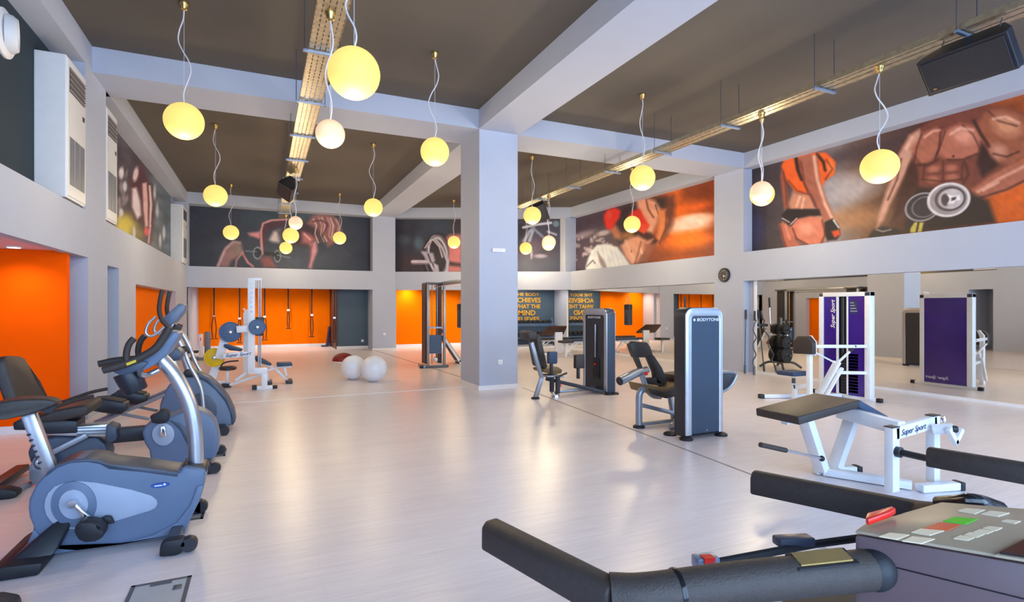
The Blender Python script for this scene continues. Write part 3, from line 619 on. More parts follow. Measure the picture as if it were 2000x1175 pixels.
def paint_couple(p):
    p.grad([(0, (36, 30, 44)), (.14, (76, 66, 72)), (.3, (150, 142, 148)), (.42, (112, 78, 58)), (.6, (70, 38, 30)), (.8, (120, 56, 30)), (1, (196, 96, 36))], 0, 1460, 2010); p.noise(.05, 80, 5)
    p.poly([(1460, 334), (1700, 268), (1780, 246), (1780, 290), (1640, 330), (1460, 390)], (64, 52, 58), 24, .8)
    p.ell(1655, 370, 60, 26, (176, 170, 176), 1.0, -12, .8); p.ell(1660, 428, 70, 20, (170, 118, 78), 1.0, -6, .7); p.ell(1478, 450, 16, 36, (60, 62, 100), 1.0, op=.6)
    p.poly([(1930, 360), (2010, 330), (2010, 440), (1940, 440)], (214, 92, 22), 24, .9); p.poly([(1800, 236), (2010, 180), (2010, 260), (1850, 260)], (96, 42, 20), 24, .6)
    # woman
    p.poly([(1526, 325), (1532, 310), (1550, 302), (1590, 298), (1614, 298), (1632, 316), (1630, 340), (1612, 352), (1600, 376), (1580, 382), (1552, 374), (1536, 352), (1530, 336)], (232, 96, 34), 3)
    p.line([(1554, 304), (1558, 330), (1566, 350)], 7, (40, 26, 26), 4); p.line([(1596, 302), (1608, 316), (1612, 332)], 6, (52, 32, 28), 4); p.ell(1622, 326, 8, 14, (252, 140, 80), .9, op=.6)
    p.poly([(1526, 330), (1534, 346), (1538, 380), (1538, 404), (1532, 410), (1528, 378), (1524, 346)], (164, 84, 62), 4)
    p.poly([(1548, 374), (1566, 380), (1580, 376), (1590, 392), (1592, 408), (1544, 410), (1540, 398)], (196, 132, 108), 5); p.line([(1562, 384), (1556, 402)], 4, (226, 182, 160), 4)
    p.poly([(1560, 308), (1580, 300), (1596, 304), (1600, 330), (1604, 360), (1616, 392), (1630, 424), (1636, 436), (1622, 446), (1606, 424), (1590, 396), (1574, 364), (1564, 334)], (162, 96, 78), 4)
    p.line([(1590, 306), (1596, 350), (1612, 400), (1628, 432)], 6, (236, 190, 172), 5, .8); p.line([(1564, 316), (1572, 360), (1592, 402)], 4, (104, 56, 48), 4, .8)
    p.poly([(1526, 420), (1538, 408), (1600, 408), (1604, 420), (1580, 424), (1556, 428), (1546, 444), (1530, 434)], (34, 26, 32), 3)
    p.line([(1528, 426), (1542, 434)], 2, (200, 190, 196)); p.line([(1544, 438), (1556, 426)], 2, (200, 190, 196))
    p.poly([(1522, 438), (1530, 432), (1548, 446), (1556, 470), (1566, 482), (1534, 484), (1528, 464)], (188, 106, 86), 4)
    p.poly([(1544, 444), (1556, 428), (1582, 422), (1604, 424), (1612, 446), (1612, 468), (1606, 476), (1580, 478), (1560, 470), (1550, 458)], (206, 122, 98), 4); p.ell(1574, 446, 14, 12, (232, 160, 136), 1.0, op=.7); p.line([(1548, 446), (1556, 466), (1578, 478)], 3, (110, 52, 46), 3)
    p.poly([(1610, 434), (1626, 426), (1638, 440), (1642, 458), (1634, 468), (1616, 470), (1610, 456)], (34, 28, 34), 3); p.poly([(1624, 452), (1638, 448), (1642, 458), (1630, 464)], (208, 74, 44), 3); p.line([(1628, 430), (1638, 444)], 3, (190, 200, 206), 2)
    for a_, w_ in (([(1530, 336), (1534, 360), (1536, 400)], 3), ([(1584, 380), (1592, 396), (1596, 408)], 3), ([(1560, 312), (1562, 340), (1578, 376)], 3), ([(1524, 440), (1530, 466), (1536, 484)], 3), ([(1606, 430), (1612, 456), (1604, 476)], 4), ([(1540, 352), (1556, 372), (1580, 380)], 3), ([(1614, 312), (1626, 330), (1612, 350)], 3)):
        p.line(a_, w_, (92, 40, 30), 4, .7)
    p.line([(1570, 388), (1566, 406)], 3, (236, 196, 176), 4, .8); p.line([(1534, 440), (1542, 466)], 4, (226, 150, 126), 5, .8)
    # man
    p.poly([(1756, 296), (1776, 262), (1820, 236), (1870, 218), (1930, 208), (1966, 212), (2010, 226), (2010, 300), (1980, 320), (1930, 350), (1914, 372), (1896, 384), (1884, 360), (1830, 360), (1796, 366), (1788, 330), (1770, 320), (1758, 310)], (112, 58, 46), 5)
    p.poly([(1756, 300), (1776, 264), (1796, 252), (1800, 268), (1784, 300), (1768, 340), (1752, 372), (1738, 400), (1726, 428), (1712, 446), (1716, 420), (1730, 376), (1746, 336)], (196, 146, 126), 5)
    p.poly([(1776, 320), (1790, 300), (1796, 350), (1760, 420), (1740, 436), (1752, 390)], (64, 34, 30), 6, .9)
    p.poly([(1778, 290), (1800, 262), (1830, 248), (1842, 262), (1834, 300), (1810, 322), (1788, 318)], (166, 98, 78), 6); p.poly([(1784, 300), (1800, 320), (1820, 318), (1796, 326)], (90, 44, 36), 5, .8)
    p.poly([(1830, 300), (1844, 256), (1876, 240), (1910, 248), (1924, 276), (1912, 300), (1880, 312), (1850, 312)], (174, 102, 82), 7); p.ell(1882, 266, 22, 14, (228, 160, 136), 1.0, 20, .7); p.line([(1838, 250), (1834, 290), (1826, 312)], 4, (84, 40, 34), 4); p.ell(1862, 305, 3, 2.5, (96, 44, 38), .6)
    p.poly([(1792, 326), (1830, 314), (1880, 316), (1904, 310), (1898, 350), (1880, 362), (1800, 370)], (116, 60, 48), 6)
    for x, y in ((1824, 330), (1822, 350), (1858, 328), (1860, 346)): p.ell(x, y, 12, 7, (176, 106, 86), 1.0, -8, .85)
    p.line([(1842, 314), (1842, 366)], 4, (92, 46, 38), 4); p.line([(1806, 340), (1876, 336)], 3, (100, 50, 40), 4, .7); p.line([(1884, 316), (1892, 340), (1880, 360)], 5, (80, 40, 34), 5)
    p.poly([(1908, 240), (1930, 214), (1966, 212), (2010, 230), (2010, 300), (1976, 322), (1950, 318), (1930, 300)], (150, 84, 60), 6); p.ell(1966, 246, 26, 18, (216, 150, 112), 1.0, 20, .8); p.line([(1902, 236), (1916, 262), (1932, 286)], 6, (60, 30, 28), 5)
    p.poly([(1916, 276), (1934, 300), (1950, 322), (1940, 330), (1918, 346), (1908, 320)], (52, 28, 28), 6); p.ell(1950, 296, 16, 14, (204, 144, 120), 1.0, 30, .8)
    p.poly([(1898, 370), (1930, 346), (1960, 328), (2010, 308), (2010, 350), (1966, 372), (1920, 388), (1898, 386)], (164, 94, 72), 5); p.line([(1910, 374), (1950, 350), (2006, 322)], 6, (226, 164, 136), 6, .8); p.line([(1914, 386), (1966, 370), (2010, 348)], 4, (90, 44, 34), 4)
    for a_, w_ in (([(1800, 262), (1790, 290), (1786, 318)], 3), ([(1846, 256), (1838, 280), (1830, 300)], 3), ([(1880, 244), (1900, 262), (1914, 290)], 3), ([(1850, 312), (1880, 312), (1910, 300)], 4), ([(1790, 322), (1812, 322), (1832, 312)], 4), ([(1930, 216), (1950, 236), (1986, 246)], 3), ([(1940, 300), (1966, 306), (1990, 296)], 4), ([(1760, 310), (1752, 350), (1734, 390)], 3), ([(1800, 350), (1840, 354), (1880, 350)], 3), ([(1806, 322), (1802, 350)], 3), ([(1880, 318), (1878, 352)], 3)):
        p.line(a_, w_, (66, 32, 28), 4, .75)
    for a_, w_ in (([(1806, 268), (1822, 256), (1836, 254)], 4), ([(1856, 262), (1876, 250), (1900, 254)], 5), ([(1940, 232), (1964, 228), (1990, 240)], 5), ([(1770, 290), (1782, 268)], 4), ([(1920, 372), (1950, 356)], 4)):
        p.line(a_, w_, (240, 186, 162), 5, .7)
    p.poly([(1770, 400), (1796, 366), (1884, 370), (1930, 392), (1946, 436), (1770, 454)], (44, 34, 34), 8)
    p.poly([(1778, 446), (1786, 434), (1792, 434), (1788, 454), (1778, 454)], (190, 174, 80), 2); p.poly([(1796, 434), (1804, 434), (1800, 452), (1792, 454)], (190, 174, 80), 2)
    p.ell(1800, 404, 34, 26, (52, 46, 50), .08, -20); p.ring(1802, 404, 34, 26, .06, (150, 144, 150), -20); p.ring(1806, 404, 25, 19, .06, (110, 104, 110), -20)
    p.ell(1853, 390, 42, 33, (150, 140, 142), .06, -12); p.ring(1853, 390, 40, 31, .07, (214, 206, 208), -12); p.ring(1856, 388, 28, 22, .1, (84, 72, 74), -12)
    p.ell(1858, 388, 24, 19, (186, 178, 182), .1, -12); p.ell(1846, 390, 8, 12, (76, 64, 66), .4); p.poly([(1850, 380), (1862, 382), (1874, 380), (1876, 390), (1866, 392), (1862, 398), (1850, 398), (1856, 388)], (232, 226, 230), 2); p.poly([(1858, 386), (1868, 384), (1866, 390), (1858, 392)], (60, 52, 54), 2)
    p.poly([(1696, 462), (1704, 450), (1724, 442), (1750, 446), (1764, 454), (1700, 466)], (40, 34, 36), 4); p.line([(1712, 448), (1724, 452), (1740, 448)], 3, (130, 120, 120), 2)
def paint_arms(p):
    p.grad([(0, (60, 56, 70)), (.5, (70, 58, 68)), (.75, (92, 100, 112)), (1, (70, 84, 98))], 0, 228, 334); p.noise(.12, 26, 8)
    r = np.random.RandomState(2)
    for k in range(10): p.ell(230+r.rand()*20, 330+r.rand()*120, 3, 9, (150, 140, 150), .9, 10, .5)
    p.ell(246, 442, 20, 24, (182, 166, 60), .9, -10, .95); p.ell(268, 456, 14, 16, (130, 118, 56), 1.0, 0, .7)
    p.ell(237, 338, 5, 11, (186, 184, 196), .7); p.ell(244, 364, 4, 10, (170, 170, 182), .7); p.ell(237, 415, 4, 8, (170, 168, 180), .7)
    p.poly([(254, 350), (262, 335), (272, 318), (284, 330), (288, 352), (296, 372), (300, 420), (298, 470), (288, 480), (280, 440), (262, 428), (254, 390)], (76, 44, 54), 5)
    p.poly([(258, 368), (266, 366), (274, 392), (276, 420), (268, 428), (258, 404)], (204, 190, 200), 4); p.ell(265, 340, 5, 14, (200, 180, 190), .7, 10)
    p.poly([(278, 358), (286, 356), (290, 390), (289, 440), (284, 446), (280, 410)], (214, 168, 172), 3); p.line([(292, 364), (295, 400), (292, 440)], 5, (222, 180, 182), 3); p.line([(289, 360), (291, 440)], 2, (96, 54, 62), 2)
    p.ell(287, 452, 6, 8, (206, 76, 84), .7); p.line([(294, 440), (290, 474)], 3, (200, 170, 180), 3)
    for cx, cy in ((302, 375), (307, 410), (313, 470), (320, 455), (262, 455)): p.ell(cx, cy, 3, 14, (182, 188, 200), .8, op=.8)
yb = YB+.47
mural('wall_mural', 'dark mural of a kneeling long-haired woman with dumbbells', (-2.11, yb, ZS), (3.53, yb, ZS), (3.53, yb, ZB), (-2.11, yb, ZB), paint_kneeling, 330, 120, .005, 1.05)
mural('wall_mural', 'dark mural of a barbell plate partly hidden by the column', (4.33, AY(4.33)+.42, ZS), (9.95, AY(9.95)+.42, ZS), (9.95, AY(9.95)+.42, ZB), (4.33, AY(4.33)+.42, ZB), paint_barbell, 300, 100, .005, 1.1)
mural('wall_mural', 'orange mural of a woman wearing red boxing gloves', (RX(16.74)+.28, 16.86, ZS), (RX(10.08)+.28, 10.08, ZS), (RX(10.08)+.28, 10.08, ZB), (RX(16.74)+.28, 16.86, ZB), paint_boxer, 300, 130, .005, 1.3)
mural('wall_mural', 'large orange brown mural of a woman in crop top and muscular man with dumbbell', (RX(9.2)+.28, 9.2, ZS), (RX(3.6)+.28, 3.6, ZS), (RX(3.6)+.28, 3.6, ZB), (RX(9.2)+.28, 9.2, ZB), paint_couple, 440, 190, .005, 1.15)
mural('wall_mural', 'dark mural of flexed arms and splashes on the left wall', (-2.435, 10.57, ZS), (-2.435, 18.47, ZS), (-2.435, 18.47, ZB), (-2.435, 10.57, ZB), paint_arms, 260, 160, .005, 1.5)
# ================================================================== exercise bikes and elliptical, all facing right along the left wall
def py(pts, y): return [at_y(u, v, y) for u, v in pts]
def plate_y(b, pts, y0, y1): return b.prism(py(pts, y0), (0, y1-y0, 0))
def circ(c, r, n=28): return [(c[0]+r*math.cos(2*math.pi*k/n), c[1]+r*math.sin(2*math.pi*k/n)) for k in range(n)]
# ---- upright bike in front
YN, YF, YM = 4.09, 4.33, 4.21
t = thing('exercise_bike', 'grey upright exercise bike in front with pale teardrop panel', 'exercise bike', (-.85, YM, 0))
body = [(137.5, 898.6), (153, 896), (169, 895.5), (193, 898), (211.5, 906), (272, 912), (349, 922.7), (357, 910.6), (402, 916.7), (398, 947), (390, 977), (375, 1007), (360, 1042), (326, 1049.6), (242, 1061.7), (151, 1075), (82, 1086), (50, 1068), (65, 1031), (56, 1010), (54, 992), (56, 974), (69.5, 947), (90.6, 923), (112, 908)]
obj('housing', plate_y(B(), body, YN, YF), 'bike_grey', t, bevel=.018, seg=3)
rim = [(90, 930), (112, 913), (137, 904), (170, 902), (195, 906), (213, 916), (272, 921), (346, 931), (349, 922.7), (272, 912), (211.5, 906), (193, 898), (169, 895.5), (137.5, 898.6), (112, 908), (90.6, 923)]
obj('housing_rim', plate_y(B(), rim, YN-.006, YF+.006), 'bike_grey_dark', t, bevel=.004)
low = [(66, 1033), (80, 1050), (105, 1066), (150, 1072), (240, 1060), (300, 1044), (345, 1020), (372, 985), (384, 950), (398, 947), (390, 977), (375, 1007), (360, 1042), (326, 1049.6), (242, 1061.7), (151, 1075), (82, 1086), (50, 1068)]
obj('lower_fairing', plate_y(B(), low, YN-.012, YF+.012), 'bike_grey', t, bevel=.006)
tear = [(151, 939), (187, 942), (257, 956), (296, 968), (306, 976), (307.5, 984), (303, 992), (293, 997), (230, 1016), (181, 1028), (150, 1033), (133, 1033), (114, 1028), (100, 1019), (90, 1006), (86, 989), (88, 974), (94, 962), (106, 950), (121, 944), (136, 940)]
pn = obj('side_panel', plate_y(B(), tear, YN-.012, YN+.01), 'bike_light', t, bevel=.003)
obj('crank_ring', plate_y(B(), circ((143.5, 985), 45), YN-.02, YN), 'bike_grey', pn, bevel=.004)
obj('crank_disc', plate_y(B(), circ((143, 985), 29), YN-.028, YN), 'bike_light', pn, bevel=.004)
cr = obj('crank_arm', plate_y(B(), [(133, 983), (138, 979), (146, 980), (160, 995), (184, 1018), (180, 1022), (160, 1010), (146, 992), (136, 990)], YN-.075, YN-.045), 'chrome', t, bevel=.006)
obj('crank_axle', B().cyl(at_y(140, 985, YN-.08), at_y(140, 985, YN-.08)+V(0, .1, 0), .022), 'chrome', cr)
pd = obj('pedal', plate_y(B(), [(145, 1030), (152, 1021), (172, 1020), (184, 1022), (198, 1030), (203, 1040), (200, 1050), (186, 1058), (165, 1060), (152, 1054), (144, 1040)], YN-.19, YN-.07), 'black_rubber', t, bevel=.012)
obj('pedal_strap', B().tube(spline([at_y(150, 1030, YN-.2), at_y(170, 1016, YN-.14), at_y(198, 1032, YN-.2)], 5), .01, 6), 'black_plastic', pd)
obj('far_pedal', plate_y(B(), [(186, 1018), (205, 1008), (216, 1009), (223, 1022), (200, 1025)], YN-.06, YN-.03), 'black_rubber', t, bevel=.005)
o = at_y(313, 947, YN-.004); lg = obj('badge', B().lathe(o, (0, -1, 0), [(0, .052), (.004, .05)], 28), 'logo_blue', t)
for v in lg.data.vertices: v.co.z = (v.co.z-(o.z-ORG[t.name].z))*.32+(o.z-ORG[t.name].z)
obj('badge_mark', B().box(o.x-.03, o.x+.012, o.y-.007, o.y-.003, o.z-.004, o.z+.003), 'white_trim', t, smooth=False)
obj('badge_ring', B().lathe(o+V(.024, -.003, .003), (0, -1, 0), [(0, .008), (.003, .007)], 14), 'white_trim', t)
obj('column_collar', plate_y(B(), [(354, 911), (362, 906), (400, 911), (405, 918), (398, 926), (372, 924)], YN+.02, YF-.02), 'black_plastic', t, bevel=.006)
obj('handlebar_column', B().tube(spline(py([(383, 930), (383, 890), (380, 840), (371, 792), (354, 753), (334, 722), (303, 688)], YM), 6), .046, 16), 'silver', t)
hd = obj('console', plate_y(B(), [(262, 707), (294, 682), (330, 645), (346, 648), (349, 657), (328, 690), (303, 712), (285, 722), (266, 722)], YN+.0, YF), 'bike_grey', t, bevel=.012)
obj('console_screen', plate_y(B(), [(294, 681), (330, 643), (334, 646), (297, 685)], YN+.02, YF-.02), 'screen_black', hd, bevel=.003)
obj('console_tray', plate_y(B(), [(213, 722), (240, 712), (272, 703), (290, 708), (276, 722), (240, 733), (228, 730)], YN-.02, YF), 'bike_grey_dark', t, bevel=.008)
for i, w in enumerate((YN-.06, YF+.05)):
    pts = [(201, 723), (222, 717), (247, 709), (280, 695), (303.5, 680), (318, 661), (332, 638)]
    q = py(pts, YN-.06); q = [p+V(0, w-YN+.06, 0) for p in q]
    if i: q[0] += V(-.1, 0, .01); q[1] += V(-.06, 0, .012)
    obj('handlebar', B().tube(spline(q, 5), [.022]*3+[.024]*(len(spline(q, 5))-3), 12), 'grip_foam', t)
    q = [p+V(0, w-YN+.06, 0) for p in py([(248, 706), (247, 690), (252, 672), (262, 660)], YN-.06)]
    obj('bar_horn', B().tube(spline(q, 5), .019, 12), 'grip_foam', t)
obj('sensor_strip', plate_y(B(), [(246, 709), (265, 702), (266, 707), (248, 714)], YN-.088, YN-.08), 'yellow_plate', t)
obj('cup_holder', B().lathe(at_y(247, 726, YM-.05), at_y(266, 763, YM-.05)-at_y(247, 726, YM-.05), [(0, .075), (.04, .075), (.13, .068), (.14, .06)], 24), 'black_plastic', t)
obj('support_loop', B().tube(spline([at_y(310, 722, YM), at_y(290, 731, YM-.02), at_y(276, 732, YM-.1), at_y(274, 724, YM-.14)], 5), .018, 10), 'silver', t)
seat_prof = [(-35, 800), (-20, 789), (0, 783), (35, 777), (70, 775.5), (95, 776), (112, 779), (119, 784), (108, 791), (75, 803), (30, 812), (-5, 815), (-35, 812)]
b = B(); q = py(seat_prof, YM); zc_ = sum(p.z for p in q)/len(q)
def wid(p): s = (p.x-q[0].x)/(q[7].x-q[0].x); return .125*(1-.62*max(0, (s-.3)/.7)**1.0)
b.loft([p-V(0, wid(p), 0) for p in q], [p+V(0, wid(p), 0) for p in q])
st = obj('saddle', b, 'upholstery', t, bevel=.022, seg=3)
obj('saddle_bracket', plate_y(B(), [(75, 803), (108, 792), (100, 806), (88, 806)], YM-.03, YM+.03), 'black_plastic', st)
ps = obj('seat_post', B().bar(at_y(56, 806, YM), at_y(106, 935, YM),   .06, .072, up=(1, 0, .4)), 'silver', t, bevel=.012)
for k in range(6):
    o = at_y(67+k*4.2, 848+k*11, YM-.036); obj('adjust_hole', B().lathe(o+V(-.028, 0, 0), (0, -1, 0), [(0, .008), (.002, .008)], 10), 'black_plastic', ps)
obj('rear_foot', B().loft([(-1.42, 3.86, 0), (-1.14, 3.86, 0), (-1.12, 3.86, .07), (-1.30, 3.86, .08)], [(-1.42, 4.56, 0), (-1.14, 4.56, 0), (-1.12, 4.56, .07), (-1.30, 4.56, .08)]), 'black_rubber', t, bevel=.015)
obj('rear_fairing', B().loft([(-1.3, 3.95, .07), (-1.1, 3.95, .07), (-1.03, 4.1, .24), (-1.08, 4.1, .26)], [(-1.3, 4.47, .07), (-1.1, 4.47, .07), (-1.03, 4.33, .24), (-1.08, 4.33, .26)]), 'black_plastic', t, bevel=.015)
ff = obj('front_stabilizer', B().bar((-.5, 3.86, .07), (-.5, 4.56, .07), .07, .05), 'steel_dark', t, bevel=.01)
for y in (3.83, 4.52):
    obj('foot_cap', plate_y(B(), [(310, 1088), (312, 1066), (322, 1057), (356, 1052), (365, 1058), (364, 1068), (352, 1082), (340, 1087)], 3.83, 3.91) if y < 4 else B().box(-.58, -.4, y, y+.07, .0, .1), 'black_rubber', ff, bevel=.012)
    obj('transport_wheel', B().lathe((-.41, y, .05), (0, 1, 0), [(0, .042), (.01, .046), (.05, .046), (.06, .042)], 20), 'black_plastic', ff)
# ---- rear foot of a machine mostly out of the picture
t = thing('machine_foot', 'black padded machine end at the bottom left corner', 'machine foot', (-1.16, 3.42, 0))
obj('foot_cover', B().loft([(-1.42, 3.2, 0), (-1.06, 3.2, 0), (-1.07, 3.2, .07), (-1.14, 3.2, .11), (-1.42, 3.2, .09)], [(-1.42, 3.5, 0), (-1.09, 3.5, 0), (-1.1, 3.5, .07), (-1.17, 3.5, .10), (-1.42, 3.5, .08)]), 'upholstery', t, bevel=.02)
obj('foot_tube', B().box(-1.6, -1.4, 3.28, 3.42, .02, .08), 'steel_dark', t, bevel=.01)
# ---- recumbent bike
YN, YF, YM = 5.82, 6.06, 5.94
t = thing('exercise_bike', 'recumbent exercise bike with black backrest in the second place', 'exercise bike', (-1.1, YM, 0))
near = py([(7, 706), (14, 696), (31, 771), (40, 792)], 5.74); far = py([(36, 694), (47, 697), (97, 772), (99, 790)], 6.22)
n = (far[0]-near[0]).cross(near[2]-near[0]).normalized(); n = n if n.x > 0 else -n
ctr = [near[0], (near[1]+near[0])/2+V(0, .03, .03), at_y(25, 693, 5.9), at_y(38, 693.5, 6.1), far[1], at_y(58, 712, 6.22), at_y(80, 742, 6.22), far[2], far[3], near[3], near[2]]
obj('backrest', B().prism([p+n*.0 for p in ctr], -n*.09), 'upholstery', t, bevel=.025, seg=3)
obj('seat_cushion', B().loft(py([(70, 815), (110, 800), (164, 790), (172, 796), (170, 811), (120, 822), (80, 826)], 5.74), [p+V(0, .48, 0) for p in py([(70, 815), (110, 800), (164, 790), (172, 796), (170, 811), (120, 822), (80, 826)], 5.74)]), 'upholstery', t, bevel=.025, seg=3)
obj('seat_carriage', plate_y(B(), [(24, 826), (46, 814), (150, 822), (150, 846), (84, 848), (50, 840), (26, 840)], 5.84, 6.1), 'black_plastic', t, bevel=.012)
for y in (5.74, 6.2): obj('side_handle', B().tube(spline([p+V(0, y-5.74, 0) for p in py([(86, 802), (120, 790), (150, 780), (183, 773)], 5.74)], 5), .016, 10), 'grip_foam', t)
r = obj('seat_rail', plate_y(B(), [(84, 838), (210, 828), (211, 853), (84, 850)], 5.86, 6.02), 'silver', t, bevel=.006)
for dv in (6, 12, 18): obj('rail_groove', B().bar(at_y(150, 830+dv, 5.857), at_y(208, 828+dv, 5.857), .006, .008), 'steel_dark', r)
obj('rail_end_cap', plate_y(B(), [(207, 829), (226, 834), (228, 858), (212, 866), (205, 856)], 5.84, 6.04), 'bike_grey_dark', t, bevel=.012)
obj('boom', B().bar(at_y(216, 850, YM), at_y(300, 843, YM), .10, .13), 'black_plastic', t, bevel=.015)
obj('rear_shroud', plate_y(B(), [(52, 884), (62, 862), (110, 850), (190, 852), (206, 866), (212, 886), (209, 904), (160, 918), (80, 915), (58, 905)], 5.9, 6.15), 'bike_grey_dark', t, bevel=.03, seg=3)
obj('diagonal_strut', B().bar(at_y(92, 888, 5.84), at_y(170, 849, 5.84), .05, .05), 'silver_paint', t, bevel=.01)
obj('rear_casting', plate_y(B(), [(66, 893), (88, 880), (104, 900), (100, 930), (84, 942), (64, 948), (56, 936), (55, 915)], 5.78, 5.9), 'silver_paint', t, bevel=.015)
obj('pivot_cap', plate_y(B(), circ((77, 905), 12), 5.765, 5.79), 'bike_grey_dark', t, bevel=.004)
obj('pivot_disc', plate_y(B(), circ((76, 905), 8.5), 5.755, 5.78), 'silver', t, bevel=.003)
obj('rear_axle', B().tube([at_y(58, 944, 5.84), at_y(30, 958, 5.6)], .022, 10), 'silver_paint', t)
rf = obj('rear_stabilizer', B().box(-2.02, -1.92, 5.55, 6.3, .03, .085), 'black_plastic', t, bevel=.012)
obj('rear_foot', plate_y(B(), [(-40, 968), (-30, 957), (10, 955), (32, 960), (33, 970), (20, 975), (-40, 980)], 5.5, 5.62), 'black_rubber', rf, bevel=.012)
house = [(276, 844), (280, 835), (288, 826), (305, 818), (335, 811), (356, 803), (376, 797), (396, 803), (410, 812), (419, 824), (425, 842), (428, 860), (426, 880), (420, 892), (411, 902), (387, 914), (340, 914), (295, 911), (291, 880), (282, 866)]
obj('front_housing', plate_y(B(), house, YN, YF), 'bike_grey', t, bevel=.025, seg=3)
obj('housing_crease', plate_y(B(), [(330, 820), (352, 826), (372, 846), (380, 870), (386, 905), (376, 908), (368, 872), (352, 840)], YN-.006, YN+.01), 'bike_grey_dark', t, bevel=.003)
obj('crank_disc', plate_y(B(), circ((318.5, 848), 22), YN-.02, YN), 'bike_light', t, bevel=.004)
obj('crank_arm', plate_y(B(), [(312, 850), (314, 832), (321, 832), (325, 850), (318, 855)], YN-.06, YN-.03), 'chrome', t, bevel=.005)
obj('pedal', plate_y(B(), [(296, 826), (292, 812), (306, 808), (312, 800), (324, 800), (330, 812), (326, 826), (310, 828)], YN-.16, YN-.05), 'black_rubber', t, bevel=.012)
obj('console_column', B().tube(spline(py([(366, 800), (356, 765), (344, 730), (338, 700)], YM), 5), .035, 12), 'silver', t)
obj('console', plate_y(B(), [(318, 702), (324, 684), (345, 678), (356, 690), (352, 702), (330, 708)], YN, YF), 'bike_grey_dark', t, bevel=.012)
fs = obj('front_stabilizer', B().bar((-.47, 5.6, .06), (-.47, 6.3, .06), .07, .05), 'steel_dark', t, bevel=.01)
for y in (5.56, 6.26):
    obj('foot_cap', B().box(-.56, -.42, y, y+.07, 0, .1), 'black_rubber', fs, bevel=.012)
    obj('transport_wheel', B().lathe((-.39, y, .05), (0, 1, 0), [(0, .042), (.01, .046), (.05, .046), (.06, .042)], 18), 'black_plastic', fs)
# ---- elliptical trainer
YN, YF, YM = 7.40, 7.66, 7.53
t = thing('elliptical_trainer', 'grey elliptical trainer with tall arms behind the bikes', 'elliptical trainer', (-.9, YM, 0))
h = [(310.5, 803), (312, 790), (315, 781), (321, 765), (329, 752), (345, 738), (364, 731), (384, 732), (405, 741), (425, 758), (443, 781), (453, 803), (457, 820), (454, 831), (419, 835), (360, 838), (311, 838)]
obj('front_housing', plate_y(B(), h, YN, YF), 'bike_grey', t, bevel=.03, seg=3)
rimo = [(344, 734), (364, 727), (386, 728), (408, 738), (428, 756), (446, 779), (457, 803), (460, 822), (454, 831), (450, 806), (440, 784), (422, 762), (403, 746), (384, 737), (364, 737), (348, 742)]
obj('housing_rim', plate_y(B(), rimo, YN-.012, YF+.012), 'bike_grey_dark', t, bevel=.006)
obj('side_panel', plate_y(B(), circ((398, 800), 34, 30)[8:23]+[(396, 768), (410, 775), (422, 790), (424, 808), (415, 824), (400, 834)], YN-.008, YN+.01), 'bike_grey_dark', t, bevel=.003)
obj('top_cap', plate_y(B(), [(355, 735), (360, 724), (368, 721), (376, 726), (384, 733), (370, 737)], YN-.02, YF+.02), 'black_plastic', t, bevel=.008)
obj('console_mast', B().tube(spline(py([(372, 735), (358, 690), (346, 656), (334, 628)], YM), 5), .04, 14), 'silver', t)
obj('console', plate_y(B(), [(316, 623), (332, 608), (349.5, 592), (362, 596), (360, 606), (343, 628), (328, 638), (320, 634)], YN-.02, YF+.02), 'bike_grey', t, bevel=.012)
for s in (-1, 1):
    y = YM+s*.27
    q = [p+V(0, y-YN+.14, 0) for p in py([(336, 648), (349, 664), (360, 686), (371, 714), (384, 738), (394, 764), (398, 803)], YN-.14)]
    obj('swing_arm', B().tube(spline(q, 5), [.03]*11+[.022]*(len(spline(q, 5))-11), 12), 'silver', t)
    q = [p+V(0, y-YN+.14, 0) for p in py([(337, 650), (326, 636), (316, 624), (311, 605), (313, 585), (317, 566)], YN-.14)]
    obj('arm_grip', B().tube(spline(q, 5), .024, 12), 'grip_foam', t)
    obj('pivot_knob', B().ball(at_y(355, 683, y if s < 0 else y), .058, (1, .8, 1), 18, 12), 'black_plastic', t)
    q = [p+V(0, y-YN+.14, 0) for p in py([(330, 630), (300, 655), (285, 650), (290, 632), (304, 618)], YN+.1)]
    obj('fixed_handle', B().tube(spline(q, 5), .017, 10), 'silver', t)
    q = [p+V(0, y-YN+.14, 0) for p in py([(322, 770), (290, 785), (236, 806), (186, 828)], YN-.1)]
    obj('pedal_arm', B().tube(q, .02, 8), 'silver_paint', t)
    q = [p+V(0, (y-YN+.14), 0) for p in py([(184, 824), (226, 806), (292, 818)], YN-.08)]
    obj('guide_link', B().tube(q, .017, 8), 'silver_paint', t)
obj('fixed_grip', B().tube(py([(345, 652), (352, 633)], YN-.05), .03, 12), 'grip_foam', t)
for y, du, dv in ((YN-.24, 0, 0), (YF+.06, 4, 0)):
    pts = [(163, 790), (178, 781), (200, 779), (246, 787), (247, 799), (236, 809), (200, 806), (178, 802)]
    o_ = py(pts, YN-.24); foot = obj('foot_plate', B().prism([p+V(.1 if du else 0, y-YN+.24, 0) for p in o_], (0, .2, 0)), 'black_plastic', t, bevel=.012)
    obj('foot_tread', B().prism([p+V(.1 if du else 0, y-YN+.24, .012) for p in py([(180, 781), (200, 779), (240, 786), (238, 789), (200, 783), (182, 784)], YN-.24)], (0, .2, 0)), 'black_rubber', foot)
obj('base_rail', B().bar((-1.75, YM, .06), (-.45, YM, .08), .12, .09), 'bike_grey_dark', t, bevel=.015)
obj('rear_foot', B().box(-1.85, -1.72, YM-.3, YM+.3, 0, .08), 'black_rubber', t, bevel=.015)
fs = obj('front_stabilizer', B().bar((-.45, 7.2, .07), (-.45, 7.86, .07), .09, .06), 'black_plastic', t, bevel=.012)
